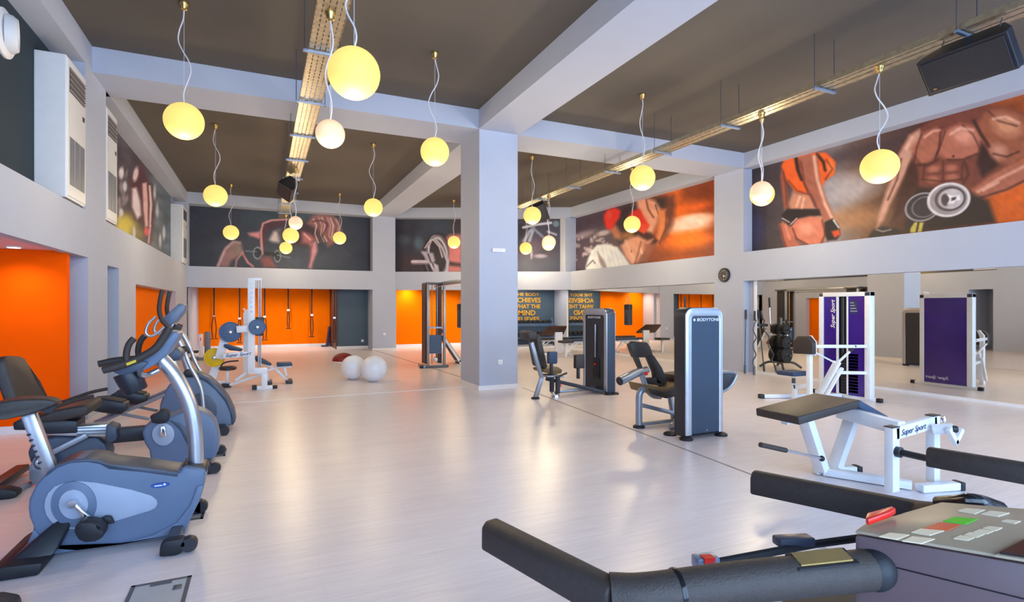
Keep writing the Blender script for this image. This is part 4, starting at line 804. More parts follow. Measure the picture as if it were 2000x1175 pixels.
for y in (7.17, 7.83): obj('transport_wheel', B().lathe((-.41, y, .055), (0, 1, 0), [(0, .05), (.01, .055), (.05, .055), (.06, .05)], 20), 'black_plastic', fs)
# ================================================================== treadmills in the foreground, facing the window behind the camera
HZ = 1.05
def sect(b, path, w, h, ch):          # chamfered square section swept along a path (level)
    pts = [Vector(p) for p in path]; n = len(pts); rings = []
    for i in range(n):
        d = (pts[min(i+1, n-1)]-pts[max(i-1, 0)]); d.z = 0; d.normalize(); x = Vector((d.y, -d.x, 0))
        k = 1.0
        if 0 < i < n-1:
            a = (pts[i]-pts[i-1]).normalized(); c = (pts[i+1]-pts[i]).normalized(); k = 1/max(.6, math.cos(a.angle(c)/2))
        pr = [(-w/2, -h), (w/2, -h), (w/2, -ch), (w/2-ch, 0), (-w/2+ch, 0), (-w/2, -ch)]
        rings.append(b.vs([pts[i]+x*(a_*k)+Vector((0, 0, z_)) for a_, z_ in pr]))
    for i in range(n-1):
        for k in range(6): b.face([rings[i][k], rings[i][(k+1) % 6], rings[i+1][(k+1) % 6], rings[i+1][k]])
    b.face(rings[0][::-1]); b.face(rings[-1]); return b
def treadmill(label, dx, full):
    O = V(dx, 0, 0)
    t = thing('treadmill', label, 'treadmill', (.93+dx, 1.15, 0), 'treadmills')
    e1, b1, c1 = at_z(958, 1012, HZ), at_z(1205, 1136, HZ), at_z(1705, 1082, HZ+.02)
    e2, b2, c2 = at_z(1470, 918, HZ), at_z(1790, 978, HZ), at_z(1880, 985, HZ+.04)
    a1 = obj('handrail', sect(B(), [p+O for p in (e1, e1*.5+b1*.5, b1)], .052, .06, .012), 'grip_foam', t, bevel=.006)
    cb = [p+O for p in spline([b1+(e1-b1)*.04, b1+(c1-b1)*.12, b1+(c1-b1)*.5+V(0, 0, .003), c1], 6)]
    x1 = obj('crossbar', B().tube([p-V(0, 0, .026) for p in cb], .034, 20), 'grip_foam', t)
    obj('bar_end', B().ball(c1+O-V(0, 0, .026), .036, (1, 1, 1), 20, 12), 'black_rubber', x1)
    p = b1+(c1-b1)*.22+O-V(0, 0, .026); d = (c1-b1).normalized(); obj('seam_cord', B().lathe(p-d*.002, d, [(0, .036), (.004, .037), (.008, .036)], 24), 'black_gloss', x1)
    # pulse sensors let into the crossbar
    for k, (s0, s1) in enumerate(((.66, .9),)):
        pa, pb = b1+(c1-b1)*s0+O, b1+(c1-b1)*s1+O; xx = Vector((d.y, -d.x, 0))
        obj('sensor_bed', B().prism([pa-xx*.012+V(0, 0, .007), pb-xx*.012+V(0, 0, .007), pb+xx*.026-V(0, 0, .002), pa+xx*.026-V(0, 0, .002)], (0, 0, .004)), 'black_gloss', x1)
        obj('pulse_sensor', B().prism([pa+d*.008-xx*.008+V(0, 0, .011), pb-d*.008-xx*.008+V(0, 0, .011), pb-d*.008+xx*.02+V(0, 0, .003), pa+d*.008+xx*.02+V(0, 0, .003)], (0, 0, .003)), 'brass', x1)
    a2 = obj('handrail', sect(B(), [p+O for p in (e2, e2*.5+b2*.5, b2, b2*.4+c2*.6)], .052, .06, .014), 'grip_foam', t, bevel=.006)
    obj('far_sensor', B().tube(spline([b2*.5+c2*.5+O, c2+O+V(.02, -.01, .006), at_z(1950, 992, HZ)+O], 5), [.014]*4+[.017]*7, 12), 'black_gloss', t)
    # console
    P = [at_z(u_, v_, 1.10) for u_, v_ in ((1668, 1043), (1692, 1026), (1750, 1012), (1768, 1006), (1838, 986), (2010, 1000), (2150, 1012), (2150, 1126), (2000, 1100))]
    P = [p+O for p in P]
    cs = obj('console', B().prism([p-V(0, 0, .13) for p in P], (0, 0, .13)), 'console_grey', t, bevel=.008)
    if True:
        c0 = sum(P, Vector())/len(P)
        obj('console_top', B().prism([c0+(p-c0)*.99+V(0, 0, .001) for p in P], (0, 0, .006)), 'console_tan', cs, bevel=.002)
        def top(u, v): return at_z(u, v, 1.107)+O
        def pad(name, pts, m, h=.0015): obj(name, B().prism([top(*q) for q in pts], (0, 0, h)), m, cs)
        obj('stop_button', B().prism([at_z(*q, 1.112)+O for q in ((1690, 1022), (1694, 1013), (1742, 999), (1750, 1004), (1740, 1011), (1696, 1027))], (0, 0, .012)), 'red_plastic', cs, bevel=.003)
        pad('stop_key', [(1803, 1033), (1835, 1021), (1876, 1025), (1852, 1036)], 'orange_key'); pad('start_key', [(1842, 1018), (1866, 1010), (1910, 1014), (1885, 1024)], 'green_key')
        for q in ([(1717, 1048), (1738, 1041), (1776, 1045), (1752, 1054)], [(1762, 1057), (1782, 1048), (1826, 1053), (1800, 1062)], [(1780, 1040), (1798, 1033), (1844, 1037), (1816, 1046)],
                  [(1870, 998), (1886, 993), (1924, 996), (1904, 1004)], [(1917, 1004), (1934, 998), (1972, 1002), (1950, 1009)],
                  [(1862, 1052), (1876, 1046), (1904, 1050), (1890, 1056)], [(1883, 1045), (1894, 1040), (1924, 1043), (1908, 1050)], [(1901, 1039), (1914, 1034), (1942, 1037), (1928, 1043)], [(1919, 1032), (1932, 1028), (1958, 1031), (1944, 1037)], [(1956, 1018), (1966, 1015), (1994, 1018), (1982, 1023)]):
            k = obj('keypad_button', B().prism([top(*z) for z in q], (0, 0, .0015)), 'key_cream', cs)
        obj('display', B().prism([top(*q)+V(0, 0, .004) for q in ((1952, 1086), (2010, 1056), (2120, 1070), (2120, 1112))], (0, 0, .003)), 'screen_black', cs)
        obj('display_bezel', B().prism([top(*q)+V(0, 0, .001) for q in ((1944, 1088), (2010, 1053), (2124, 1066), (2124, 1116))], (0, 0, .003)), 'console_tan', cs)
        obj('lower_seam', B().tube([P[0]-V(0, .001, .04), P[8]-V(0, .001, .055)], .0012, 5), 'black_gloss', cs)
        obj('underside_fairing', B().prism([c0+(p-c0)*.93-V(0, 0, .30) for p in P], (0, 0, .17)), 'bike_grey_dark', t, bevel=.01)
        obj('chrome_trim', B().tube([P[0]-V(0, 0, .135)+V(.012, .0, 0), P[8]-V(0, 0, .135)], .004, 8), 'silver', t)
    # label clips under the crossbar
    obj('safety_clip', B().obox(at_z(1378, 1096, 1.03)+O, (.022, -.006, 0), (.004, .014, 0), (0, 0, .012)), 'zinc_blue', t, bevel=.005)
    obj('clip_label', B().obox(at_z(1382, 1092, 1.038)+O, (.01, -.003, 0), (.002, .008, 0), (0, 0, .006)), 'red_plastic', t)
    obj('key_holder', B().obox(at_z(1550, 1055, 1.03)+O, (.036, -.012, 0), (.004, .014, 0), (0, 0, .009)), 'bike_grey_dark', t, bevel=.004)
    obj('rear_rod', B().tube([at_z(1400, 1098, 1.02)+O, at_z(1590, 1062, 1.02)+O, at_z(1680, 1050, 1.03)+O], .008, 8), 'black_rubber', t)
    # uprights, hood, deck
    for x in (.50, 1.32): obj('upright', B().bar(V(x+dx, .62, 0.1), V(x+dx, .72, 1.0), .09, .06, up=(0, 1, 0)), 'silver_paint', t, bevel=.015)
    obj('motor_hood', B().loft([(.5+dx, .25, .03), (1.32+dx, .25, .03), (1.32+dx, .85, .03), (.5+dx, .85, .03)], [(.54+dx, .3, .24), (1.28+dx, .3, .24), (1.28+dx, .82, .2), (.54+dx, .82, .2)]), 'bike_grey', t, bevel=.03, seg=3)
    obj('deck', B().box(.5+dx, 1.32+dx, .8, 2.05, .04, .15), 'steel_dark', t, bevel=.015)
    obj('running_belt', B().box(.63+dx, 1.19+dx, .8, 2.06, .15, .158), 'black_rubber', t)
    for x in (.5, 1.2): obj('side_rail', B().box(x+dx, x+.12+dx, .8, 2.05, .15, .175), 'zinc_blue', t, bevel=.006)
    for x in (.5, 1.26): obj('rear_foot', B().box(x+dx, x+.06+dx, 1.95, 2.05, 0, .05), 'black_rubber', t)
    return t
treadmill('black treadmill in the foreground with tan keypad console', 0, True)
p1, p2 = at_z(958, 1012, HZ), at_z(1812, 872, HZ)
D2 = (p2-p1).x
t2 = treadmill('second black treadmill at the right edge, only one arm in view', D2, False)
t2.location.y += (p2-p1).y
# ================================================================== weight machines on the right
def round_top(x0, x1, z0, z1, r, n=8):       # outline (a, z) of a panel with rounded upper corners
    pts = [(x0, z0), (x1, z0)]
    pts += [(x1-r+r*math.cos(k*math.pi/2/n), z1-r+r*math.sin(k*math.pi/2/n)) for k in range(n+1)]
    pts += [(x0+r-r*math.sin(k*math.pi/2/n), z1-r+r*math.cos(k*math.pi/2/n)) for k in range(n+1)]
    return pts
def ring_prism(b, outer, inner, vec):
    vec = Vector(vec); n = len(outer); a = b.vs(outer); c = b.vs(inner); d = b.vs([Vector(p)+vec for p in outer]); e = b.vs([Vector(p)+vec for p in inner])
    for i in range(n):
        j = (i+1) % n
        b.face([a[i], a[j], c[j], c[i]]); b.face([d[i], e[i], e[j], d[j]]); b.face([a[i], d[i], d[j], a[j]]); b.face([c[i], c[j], e[j], e[i]])
    return b
# ---- leg extension: tower faces the camera
t = thing('leg_extension_machine', 'leg machine with tall slate panelled tower in silver frame', 'weight machine', (4.65, 5.3, 0))
x0, x1 = 4.335, 4.91; ya, yb_ = 4.74, 4.93; H_ = 1.503
P3 = lambda pts, y: [V(a, y, z) for a, z in pts]
obj('tower_shell', B().prism(P3(round_top(x0, x1, .03, H_, .11), ya+.012), (0, yb_-ya-.012, 0)), 'tower_dark', t, bevel=.01)
fo = round_top(x0+.006, x1-.006, .05, H_-.006, .105); fi = round_top(x0+.095, x1-.065, .05, H_-.1, .04)
fr = obj('silver_frame', ring_prism(B(), P3(fo, ya), P3(fi, ya), (0, .03, 0)), 'silver', t, bevel=.006)
fpnl = obj('front_panel', B().prism(P3(round_top(x0+.09, x1-.06, .06, H_-.095, .045), ya+.006), (0, .02, 0)), 'tower_panel', t)
obj('brand_lettering', B().text('BODYTONE', (x0+.17, ya+.003, H_-.158), (1, 0, 0), (0, 0, 1), .05, .003, shear=.15, bold=.012, sx=1.25), 'white_trim', fpnl, smooth=False)
obj('brand_mark', B().lathe((x0+.135, ya+.006, H_-.143), (0, -1, 0), [(0, .016), (.004, .015)], 16), 'white_trim', fpnl)
obj('panel_screw', B().lathe((4.66, ya+.006, .09), (0, -1, 0), [(0, .009), (.003, .007)], 10), 'chrome', fpnl)
for x, y in ((x0+.03, ya+.02), (x1-.02, ya+.02), (x0+.03, yb_+.1), (x1-.02, yb_+.1)): obj('rubber_foot', B().lathe((x, y, 0), (0, 0, 1), [(0, .075), (.02, .075), (.035, .05)], 18), 'black_rubber', t)
obj('tower_back', B().prism(P3(round_top(x0+.1, x1-.07, .2, H_-.1, .04), yb_-.005), (0, .012, 0)), 'tower_panel', t)
YS = 5.5
def pl(b, pts, y, dy): return b.prism([at_y(u, v, y) for u, v in pts], (0, dy, 0))
bk = obj('backrest', pl(B(), [(1231, 673), (1239, 666), (1265, 668), (1271, 677), (1278, 698), (1240, 698)], YS, .09), 'upholstery', t, bevel=.015)
obj('backrest_side', pl(B(), [(1264, 692), (1278, 694), (1294, 718), (1304, 744), (1300, 754), (1282, 748), (1279, 727)], YS, .08), 'upholstery', t, bevel=.012)
obj('backrest_side', pl(B(), [(1240, 697), (1248, 697), (1258, 724), (1251, 722)], YS, .06), 'upholstery', t, bevel=.006)
obj('backrest_base', pl(B(), [(1262, 738), (1283, 737), (1300, 754), (1268, 750)], YS, .08), 'upholstery', t, bevel=.012)
obj('seat_cushion', B().loft([at_y(u, v, YS-.12) for u, v in [(1267, 752), (1302, 758), (1340, 742), (1340, 768), (1302, 776), (1272, 768)]], [at_y(u, v, YS-.12)+V(0, .42, 0) for u, v in [(1267, 752), (1302, 758), (1340, 742), (1340, 768), (1302, 776), (1272, 768)]]), 'seat_tan', t, bevel=.012)
obj('seat_edge', pl(B(), [(1269, 759), (1302, 766), (1330, 754), (1330, 772), (1302, 778), (1273, 769)], YS-.14, .04), 'upholstery', t, bevel=.008)
obj('thigh_cushion', B().obox(at_y(1330, 733, YS+.1), (.22, 0, .01), (0, .16, 0), (0, 0, .045)), 'upholstery', t, bevel=.02)
obj('roller_tube', B().tube([at_y(1210, 744, YS-.1), at_y(1240, 729, YS-.02), at_y(1262, 722, YS+.04)], [.055, .055, .05], 16), 'silver_paint', t)
obj('tube_end', B().lathe(at_y(1211, 743.5, YS-.1), at_y(1240, 729, YS-.02)-at_y(1210, 744, YS-.1), [(-.012, .05), (.002, .052)], 16), 'black_plastic', t)
obj('pivot_knob', B().ball(at_y(1262, 729, YS-.08), .025, (1, 1, 1), 14, 10), 'red_plastic', t)
obj('seat_frame', B().tube(spline([at_y(u, v, YS) for u, v in [(1252, 726), (1258, 745), (1265, 762), (1276, 772), (1290, 774)]], 5), .035, 12), 'silver_paint', t)
obj('front_leg', B().tube(spline([at_y(u, v, YS) for u, v in [(1268, 757), (1256, 760), (1249, 770), (1248, 800), (1248, 832)]], 5), .042, 14), 'silver_paint', t)
obj('rear_leg', B().tube([at_y(1308, 770, YS+.1), at_y(1316, 822, YS+.1)], .035, 12), 'silver_paint', t)
obj('upper_crossbar', B().bar(at_y(1250, 790, YS), at_y(1322, 808, YS-.05), .06, .05), 'silver_paint', t, bevel=.01)
obj('lower_crossbar', B().bar(at_y(1252, 828, YS), at_y(1330, 819, YS+.02), .06, .04), 'silver_paint', t, bevel=.008)
obj('rubber_foot', B().lathe(V(at_y(1248, 834, YS).x, YS, 0), (0, 0, 1), [(0, .075), (.02, .075), (.035, .05)], 18), 'black_rubber', t)
obj('base_rail', B().bar((4.45, 5.1, .06), (5.2, 5.75, .06), .06, .06), 'silver_paint', t, bevel=.01)
obj('weight_arm', pl(B(), [(1404, 724), (1436, 727), (1434, 740), (1424, 756), (1408, 766), (1404, 764)], 5.1, .1), 'black_plastic', t, bevel=.01)
obj('weight_arm_rim', B().tube(spline([at_y(u, v, 5.1) for u, v in [(1404, 726), (1436, 728), (1433, 744), (1422, 758), (1406, 767)]], 5), .018, 8), 'silver_paint', t)
# ---- abductor machine: tower faces the seat on its left
t = thing('abductor_machine', 'thigh machine with dark tower and two upright knee pads near the column', 'weight machine', (4.9, 8.0, 0))
ya, yb_ = 7.78, 8.55; xa, xb = 5.37, 5.56
Q3 = lambda pts, x: [V(x, a, z) for a, z in pts]
obj('tower_shell', B().prism(Q3(round_top(ya, yb_, .03, 1.49, .13), xa+.012), (xb-xa-.024, 0, 0)), 'tower_panel', t, bevel=.01)
fo = round_top(ya+.006, yb_-.006, .05, 1.484, .125); fi = round_top(ya+.09, yb_-.08, .05, 1.37, .04)
obj('silver_frame', ring_prism(B(), Q3(fo, xa), Q3(fi, xa), (.03, 0, 0)), 'silver', t, bevel=.006)
obj('silver_frame', ring_prism(B(), Q3(fo, xb-.03), Q3(fi, xb-.03), (.03, 0, 0)), 'silver', t, bevel=.006)
fpnl = obj('front_panel', B().prism(Q3(round_top(ya+.085, yb_-.075, .06, 1.375, .045), xa+.008), (.02, 0, 0)), 'tower_dark', t)
obj('back_panel', B().prism(Q3(round_top(ya+.085, yb_-.075, .06, 1.375, .045), xb-.026), (.02, 0, 0)), 'tower_dark', t)
obj('brand_lettering', B().text('BODYTONE', (xa+.006, yb_-.16, 1.31), (0, -1, 0), (0, 0, 1), .05, .003, shear=.15, bold=.012, sx=1.5), 'white_trim', fpnl, smooth=False)
obj('slot', B().box(xa+.002, xa+.01, 8.08, 8.17, .25, 1.2), 'black_gloss', fpnl)
obj('guide_rod', B().tube([(xa-.002, 8.13, .62), (xa-.002, 8.13, 1.2)], .012, 10), 'chrome', fpnl)
for k in range(11): obj('weight_plate', B().box(xa-.004, xa+.006, 8.0, 8.2, .25+k*.034, .276+k*.034), 'iron', fpnl)
obj('selector_pin', B().ball((xa-.012, 8.12, .5), .022, (1, 1, 1), 12, 8), 'red_plastic', fpnl)
for x, y in ((xa+.05, ya+.01), (xa+.05, yb_-.02), (xb-.02, ya+.01)): obj('rubber_foot', B().lathe((x, y, 0), (0, 0, 1), [(0, .075), (.02, .075), (.035, .05)], 18), 'black_rubber', t)
YS = 7.95
obj('seat_post_frame', B().bar(at_y(1046, 776, YS), at_y(1058, 737, YS), .06, .07, up=(1, 0, 0)), 'silver_paint', t, bevel=.01)
obj('back_frame', B().bar(at_y(1058, 738, YS), at_y(1038, 668, YS), .06, .06, up=(1, 0, 0)), 'silver_paint', t, bevel=.01)
obj('backrest', B().prism([at_y(u, v, YS+.05) for u, v in [(1046, 652), (1056, 653), (1070, 716), (1066, 720), (1058, 716)]], (0, .36, 0)), 'upholstery', t, bevel=.02, seg=3)
obj('headrest', B().prism([at_y(u, v, YS+.02) for u, v in [(1031, 650), (1036, 646), (1048, 647), (1052, 656), (1048, 664), (1034, 664)]], (0, .36, 0)), 'upholstery', t, bevel=.02, seg=3)
obj('seat_cushion', B().loft([at_y(u, v, YS) for u, v in [(1061, 722), (1090, 716), (1099, 722), (1097, 729), (1080, 731), (1063, 727)]], [at_y(u, v, YS)+V(0, .4, 0) for u, v in [(1061, 722), (1090, 716), (1099, 722), (1097, 729), (1080, 731), (1063, 727)]]), 'seat_tan', t, bevel=.015)
obj('seat_pan', B().bar(at_y(1060, 733, YS+.1), at_y(1093, 733, YS+.1), .3, .03), 'silver_paint', t, bevel=.006)
for yy in (YS-.05, YS+.35): obj('side_grip', B().tube([at_y(1093, 734, YS-.05)+V(0, yy-YS+.05, 0), at_y(1107, 728, YS-.05)+V(0, yy-YS+.05, 0)], .016, 10), 'grip_foam', t)
for u0, u1, v0_, v1, yy, col in ((1070, 1087, 686, 710, 7.78, 'upholstery_blue'), (1122, 1140, 692, 719, 7.95, 'upholstery')):
    c = at_y((u0+u1)/2, (v0_+v1)/2, yy); hw = abs(at_y(u1, v0_, yy).x-at_y(u0, v0_, yy).x)/2; hh = abs(at_y(u0, v0_, yy).z-at_y(u0, v1, yy).z)/2
    k = obj('knee_pad', B().obox(c, (hw, 0, 0), (0, .045, 0), (0, 0, hh)), col, t, bevel=.022, seg=3)
    obj('pad_stem', B().bar(c-V(0, -.03, hh*.8), c-V(0, -.03, hh+.18), .06, .04, up=(1, 0, 0)), 'tower_dark', k, bevel=.006)
for y in (7.86, 8.06): obj('swing_post', B().cyl(V(4.45, y, .08), V(4.45, y, .36), .04, seg=12), 'tower_dark', t)
obj('swing_arm', B().bar(at_y(1066, 739, 8.2), at_y(1178, 765, 7.85), .05, .06), 'tower_dark', t, bevel=.01)
obj('link_bar', B().bar((4.45, 8.05, .07), (5.38, 8.15, .07), .09, .05), 'silver_paint', t, bevel=.01)
obj('selector_knob', B().ball(at_y(1093, 752, 7.9), .03, (1, 1, 1), 12, 8), 'red_plastic', t)
obj('lever_base', B().lathe((4.44, 7.92, 0), (0, 0, 1), [(0, .07), (.04, .07), (.1, .035)], 16), 'chrome', t)
obj('rubber_foot', B().lathe(V(4.08, YS, 0), (0, 0, 1), [(0, .07), (.02, .07), (.03, .05)], 18), 'black_rubber', t)
# ---- purple tower machine in front of the mirror
t = thing('purple_weight_machine', 'white weight machine with tall purple panels in front of the mirror', 'weight machine', (8.4, 5.9, 0))
XF = 8.8; yn, yf = 5.50, 6.29; HT = 1.755
for y0_, y1_ in ((yn-.045, yn+.045), (yf-.04, yf+.04)): obj('tower_post', B().box(XF-.02, XF+.10, y0_, y1_, .04, HT), 'white_frame', t, bevel=.006)
obj('top_bar', B().box(XF-.02, XF+.10, yn-.045, yf+.04, HT-.07, HT), 'white_frame', t, bevel=.006)
ya1 = at_x(1634, 600, XF).y; ya2 = at_x(1638, 600, XF).y; yb1 = at_x(1654, 600, XF).y; yb2 = at_x(1657, 600, XF).y
p1 = obj('purple_panel', B().box(XF+.0, XF+.008, ya1, yf-.04, .06, HT-.07), 'purple_acrylic', t)
p2 = obj('purple_panel', B().box(XF+.0, XF+.008, yn+.045, yb2, .06, HT-.07), 'purple_acrylic', t)
obj('purple_back_panel', B().box(XF+.085, XF+.093, yn+.045, yf-.04, .06, HT-.07), 'purple_acrylic', t)
for a, c in ((ya2, ya1), (yb2, yb1)): obj('guide_strip', B().box(XF-.01, XF+.01, min(a, c), max(a, c), .06, HT-.07), 'white_frame', t)
obj('dark_channel', B().box(XF+.04, XF+.05, yb1, ya2, .06, HT-.07), 'tower_dark', t)
obj('cable', B().tube([(XF+.02, (ya2+yb1)/2, .75), (XF+.02, (ya2+yb1)/2, HT-.08)], .012, 8), 'steel_dark', t)
for k in range(13): obj('weight_plate', B().box(XF+.0, XF+.045, yb2-.16, yb1+.10, .10+k*.05, .142+k*.05), 'iron', t)
obj('brand_lettering', B().text('Super Sport', at_x(1630, 641, XF-.004), (0, 0, 1), (0, 1, 0), .098, .004, shear=.35, bold=.008), 'white_trim', p1, smooth=False)
ch = obj('instruction_chart', B().box(XF-.003, XF-.001, at_x(1675, 600, XF).y, at_x(1660, 600, XF).y, 1.4, 1.62), 'ink_blue', p2)
for k in range(4): obj('chart_line', B().box(XF-.006, XF-.003, at_x(1675, 600, XF).y+.02*k, at_x(1660, 600, XF).y-.01, 1.44+k*.045, 1.447+k*.045), 'white_trim', ch)
obj('brand_lettering', B().text('Super Sport', (XF+.094, 5.83, .14), (0, 1, 0), (0, 0, 1), .08, .003, shear=.35), 'white_trim', t, smooth=False)
obj('base_rail', B().bar((XF+.05, yn-.12, .03), (XF+.05, yf+.16, .03), .06, .06), 'white_frame', t, bevel=.008)
for y in (yn-.15, yf+.18): obj('end_cap', B().box(XF+.015, XF+.085, y-.04, y+.04, 0, .065), 'black_rubber', t, bevel=.008)
XS = 7.82
def px_(u, v, x=XS): return at_x(u, v, x)
obj('seat_upright', B().bar(px_(1581, 800), px_(1581, 690), .07, .07, up=(1, 0, 0)), 'white_frame', t, bevel=.006)
obj('chest_pad', B().prism([px_(u, v, XS-.06) for u, v in [(1548, 667), (1556, 656), (1578, 656), (1587, 668), (1587, 692), (1548, 690)]], (.09, 0, 0)), 'upholstery', t, bevel=.018, seg=3)
obj('pad_plate', B().prism([px_(u, v, XS+.035) for u, v in [(1578, 656), (1582, 655), (1591, 668), (1591, 694), (1583, 694), (1583, 670)]], (.05, 0, 0)), 'white_frame', t)
obj('seat_cushion', B().obox(px_(1549, 728), (.19, 0, 0), (0, .16, 0), (0, 0, .035)), 'upholstery_blue', t, bevel=.018, seg=3)
obj('seat_support', B().bar(px_(1550, 738), px_(1550, 772), .04, .04, up=(1, 0, 0)), 'steel_dark', t)
obj('seat_socket', B().bar(px_(1552, 748), px_(1552, 785), .07, .06, up=(1, 0, 0)), 'white_frame', t, bevel=.005)
obj('seat_strut', B().bar(px_(1552, 755), px_(1584, 752), .06, .07), 'white_frame', t, bevel=.005)
obj('upper_arm_bar', B().bar(px_(1588, 676), at_x(1692, 676, XF), .05, .05), 'white_frame', t, bevel=.005)
obj('diagonal_rod', B().tube([px_(1590, 687), at_x(1635, 710, 8.3)], .014, 8), 'white_frame', t)
obj('swing_arm', B().bar(at_x(1600, 772, 8.0), at_x(1636, 706, 8.3), .05, .11, up=(0, 1, 0)), 'white_frame', t, bevel=.006)
obj('swing_arm', B().bar(at_x(1612, 775, 8.0), at_x(1645, 718, 8.3), .04, .05, up=(0, 1, 0)), 'white_frame', t, bevel=.006)
obj('lever_rod', B().tube([at_x(1634, 710, 8.3), at_x(1660, 686, 8.55)], .02, 10), 'white_frame', t)
obj('lever_grip', B().tube([at_x(1660, 686, 8.55), at_x(1671, 674, 8.58)], .024, 10), 'grip_foam', t)
obj('lower_arm_bar', B().bar(at_x(1640, 727, 8.3), at_x(1692, 728, XF), .05, .05), 'white_frame', t, bevel=.005)
fr = obj('front_foot', B().bar((7.5, 6.43, .035), (XF, 5.95, .035), .07, .06), 'white_frame', t, bevel=.006)
obj('end_cap', B().obox((7.5, 6.43, .035), (.035, -.012, 0), (.013, .04, 0), (0, 0, .034)), 'black_rubber', fr, bevel=.006)
# ---- lying leg curl bench
t = thing('leg_curl_bench', 'white leg curl bench with two brown sloping pads', 'weight machine', (4.6, 3.0, 0))
ya, yb_ = 3.07, 3.50
def slab(p, q, th): 
    d = (q-p).normalized(); n = Vector((-d.z, 0, d.x)); n = n if n.z > 0 else -n
    return B().prism([p, q, q-n*th, p-n*th], (0, yb_-ya, 0))
pa, pr_, pe = V(4.01, ya, .6), V(4.80, ya, .685), V(5.22, ya, .5)
obj('body_pad', slab(pa, pr_, .07), 'upholstery', t, bevel=.012, seg=3)
obj('leg_pad', slab(pr_, pe, .07), 'upholstery_blue', t, bevel=.012, seg=3)
obj('pad_frame', B().bar(V(4.1, 3.28, .52), V(4.8, 3.28, .595), .06, .06), 'white_frame', t)
YV = 3.24
obj('front_leg', B().bar(V(at_y(1572, 815, YV).x, YV, .54), V(at_y(1605, 930, YV).x, YV, .05), .11, .075, up=(1, 0, 0)), 'white_frame', t, bevel=.006)
obj('rear_leg', B().bar(V(at_y(1672, 800, YV).x, YV, .58), V(at_y(1630, 930, YV).x, YV, .05), .11, .075, up=(1, 0, 0)), 'white_frame', t, bevel=.006)
fr = obj('front_foot', B().bar(V(4.52, 3.30, .035), V(4.88, 3.17, .035), .08, .06), 'white_frame', t, bevel=.006)
obj('end_cap', B().obox(V(4.9, 3.16, .035), (.02, -.007, 0), (.015, .044, 0), (0, 0, .034)), 'black_rubber', fr, bevel=.006)
obj('base_tube', B().bar(V(4.56, 3.24, .04), V(4.86, 2.68, .04), .1, .06), 'white_frame', t, bevel=.006)
YP = 2.68
tl = V(at_y(1742, 838, YP).x, YP, at_y(1742, 838, YP).z); tr = V(at_y(1822, 815, YP).x, YP, at_y(1822, 815, YP).z)
obj('portal_post', B().bar(V(tl.x, YP, .03), tl+V(0, 0, .02), .07, .09, up=(1, 0, 0)), 'white_frame', t, bevel=.006)
obj('portal_post', B().bar(V(tr.x, YP, .03), tr+V(0, 0, .02), .07, .085, up=(1, 0, 0)), 'white_frame', t, bevel=.006)
br = obj('portal_beam', B().bar(tl+V(0, 0, -.03), tr+V(0, 0, -.03), .07, .1), 'white_frame', t, bevel=.006)
d = (tr-tl).normalized()
obj('brand_lettering', B().text('Super Sport', tl+d*.06+V(0, -.037, -.055), d, (0, 0, 1), .068, .002, shear=.35, bold=.004), 'ink_blue', br, smooth=False)
for q in (tl, tr): obj('post_cap', B().box(q.x-.046, q.x+.046, YP-.037, YP+.037, q.z+.018, q.z+.026), 'black_plastic', t)
obj('main_beam', B().bar(V(4.8, 3.26, .55), V(4.72, YP, .52), .08, .11), 'white_frame', t, bevel=.006)
obj('beam_pad', B().bar(V(5.0, 3.1, .50), V(4.9, YP+.05, .47), .12, .05), 'seat_tan', t)
ro = V(tl.x, YP-.04, at_x(1745, 880, tl.x).z); re = at_x(1956, 927, tl.x)
rl = obj('roller_bar', B().tube([ro, re], .026, 14), 'black_rubber', t)
obj('roller_collar', B().lathe(ro, re-ro, [(-.005, .042), (.03, .042), (.035, .03)], 16), 'tower_dark', rl)
obj('roller_end', B().lathe(re, re-ro, [(-.03, .03), (.0, .03), (.006, .018)], 14), 'silver_paint', rl)
obj('plate_sleeve', B().tube([at_y(1822, 838, 2.62), at_y(1862, 836, 2.5)], .042, 16), 'white_frame', t)
obj('sleeve_end', B().tube([at_y(1858, 837, 2.5), at_y(1868, 838, 2.48)], .028, 12), 'black_rubber', t)
obj('fork_arm', B().bar(at_y(1868, 866, 2.5), at_y(1852, 836, 2.5), .035, .04), 'white_frame', t, bevel=.004)
obj('fork_arm', B().bar(at_y(1864, 866, 2.5), at_y(1878, 838, 2.5), .035, .04), 'white_frame', t, bevel=.004)
obj('adjust_pin', B().lathe(at_y(1843, 824, 2.55), (0, 0, 1), [(0, .018), (.03, .018), (.05, .01)], 12), 'chrome', t)
fr = obj('rear_foot', B().bar(V(4.85, 2.62, .035), V(5.2, 2.53, .035), .08, .06), 'white_frame', t, bevel=.006)
obj('end_cap', B().obox(V(5.22, 2.525, .035), (.02, -.005, 0), (.012, .044, 0), (0, 0, .034)), 'black_rubber', fr, bevel=.006)
hr = obj('handle_rod', B().tube([at_y(1535, 879, 3.05), at_y(1602, 894, 3.05)], .012, 10), 'chrome', t)
obj('handle_grip', B().tube([at_y(1485, 868, 3.05), at_y(1535, 879, 3.05)], .02, 12), 'grip_foam', hr)
obj('handle_ball', B().ball(at_y(1605, 895, 3.05), .024, (1, 1, 1), 14, 10), 'black_rubber', hr)
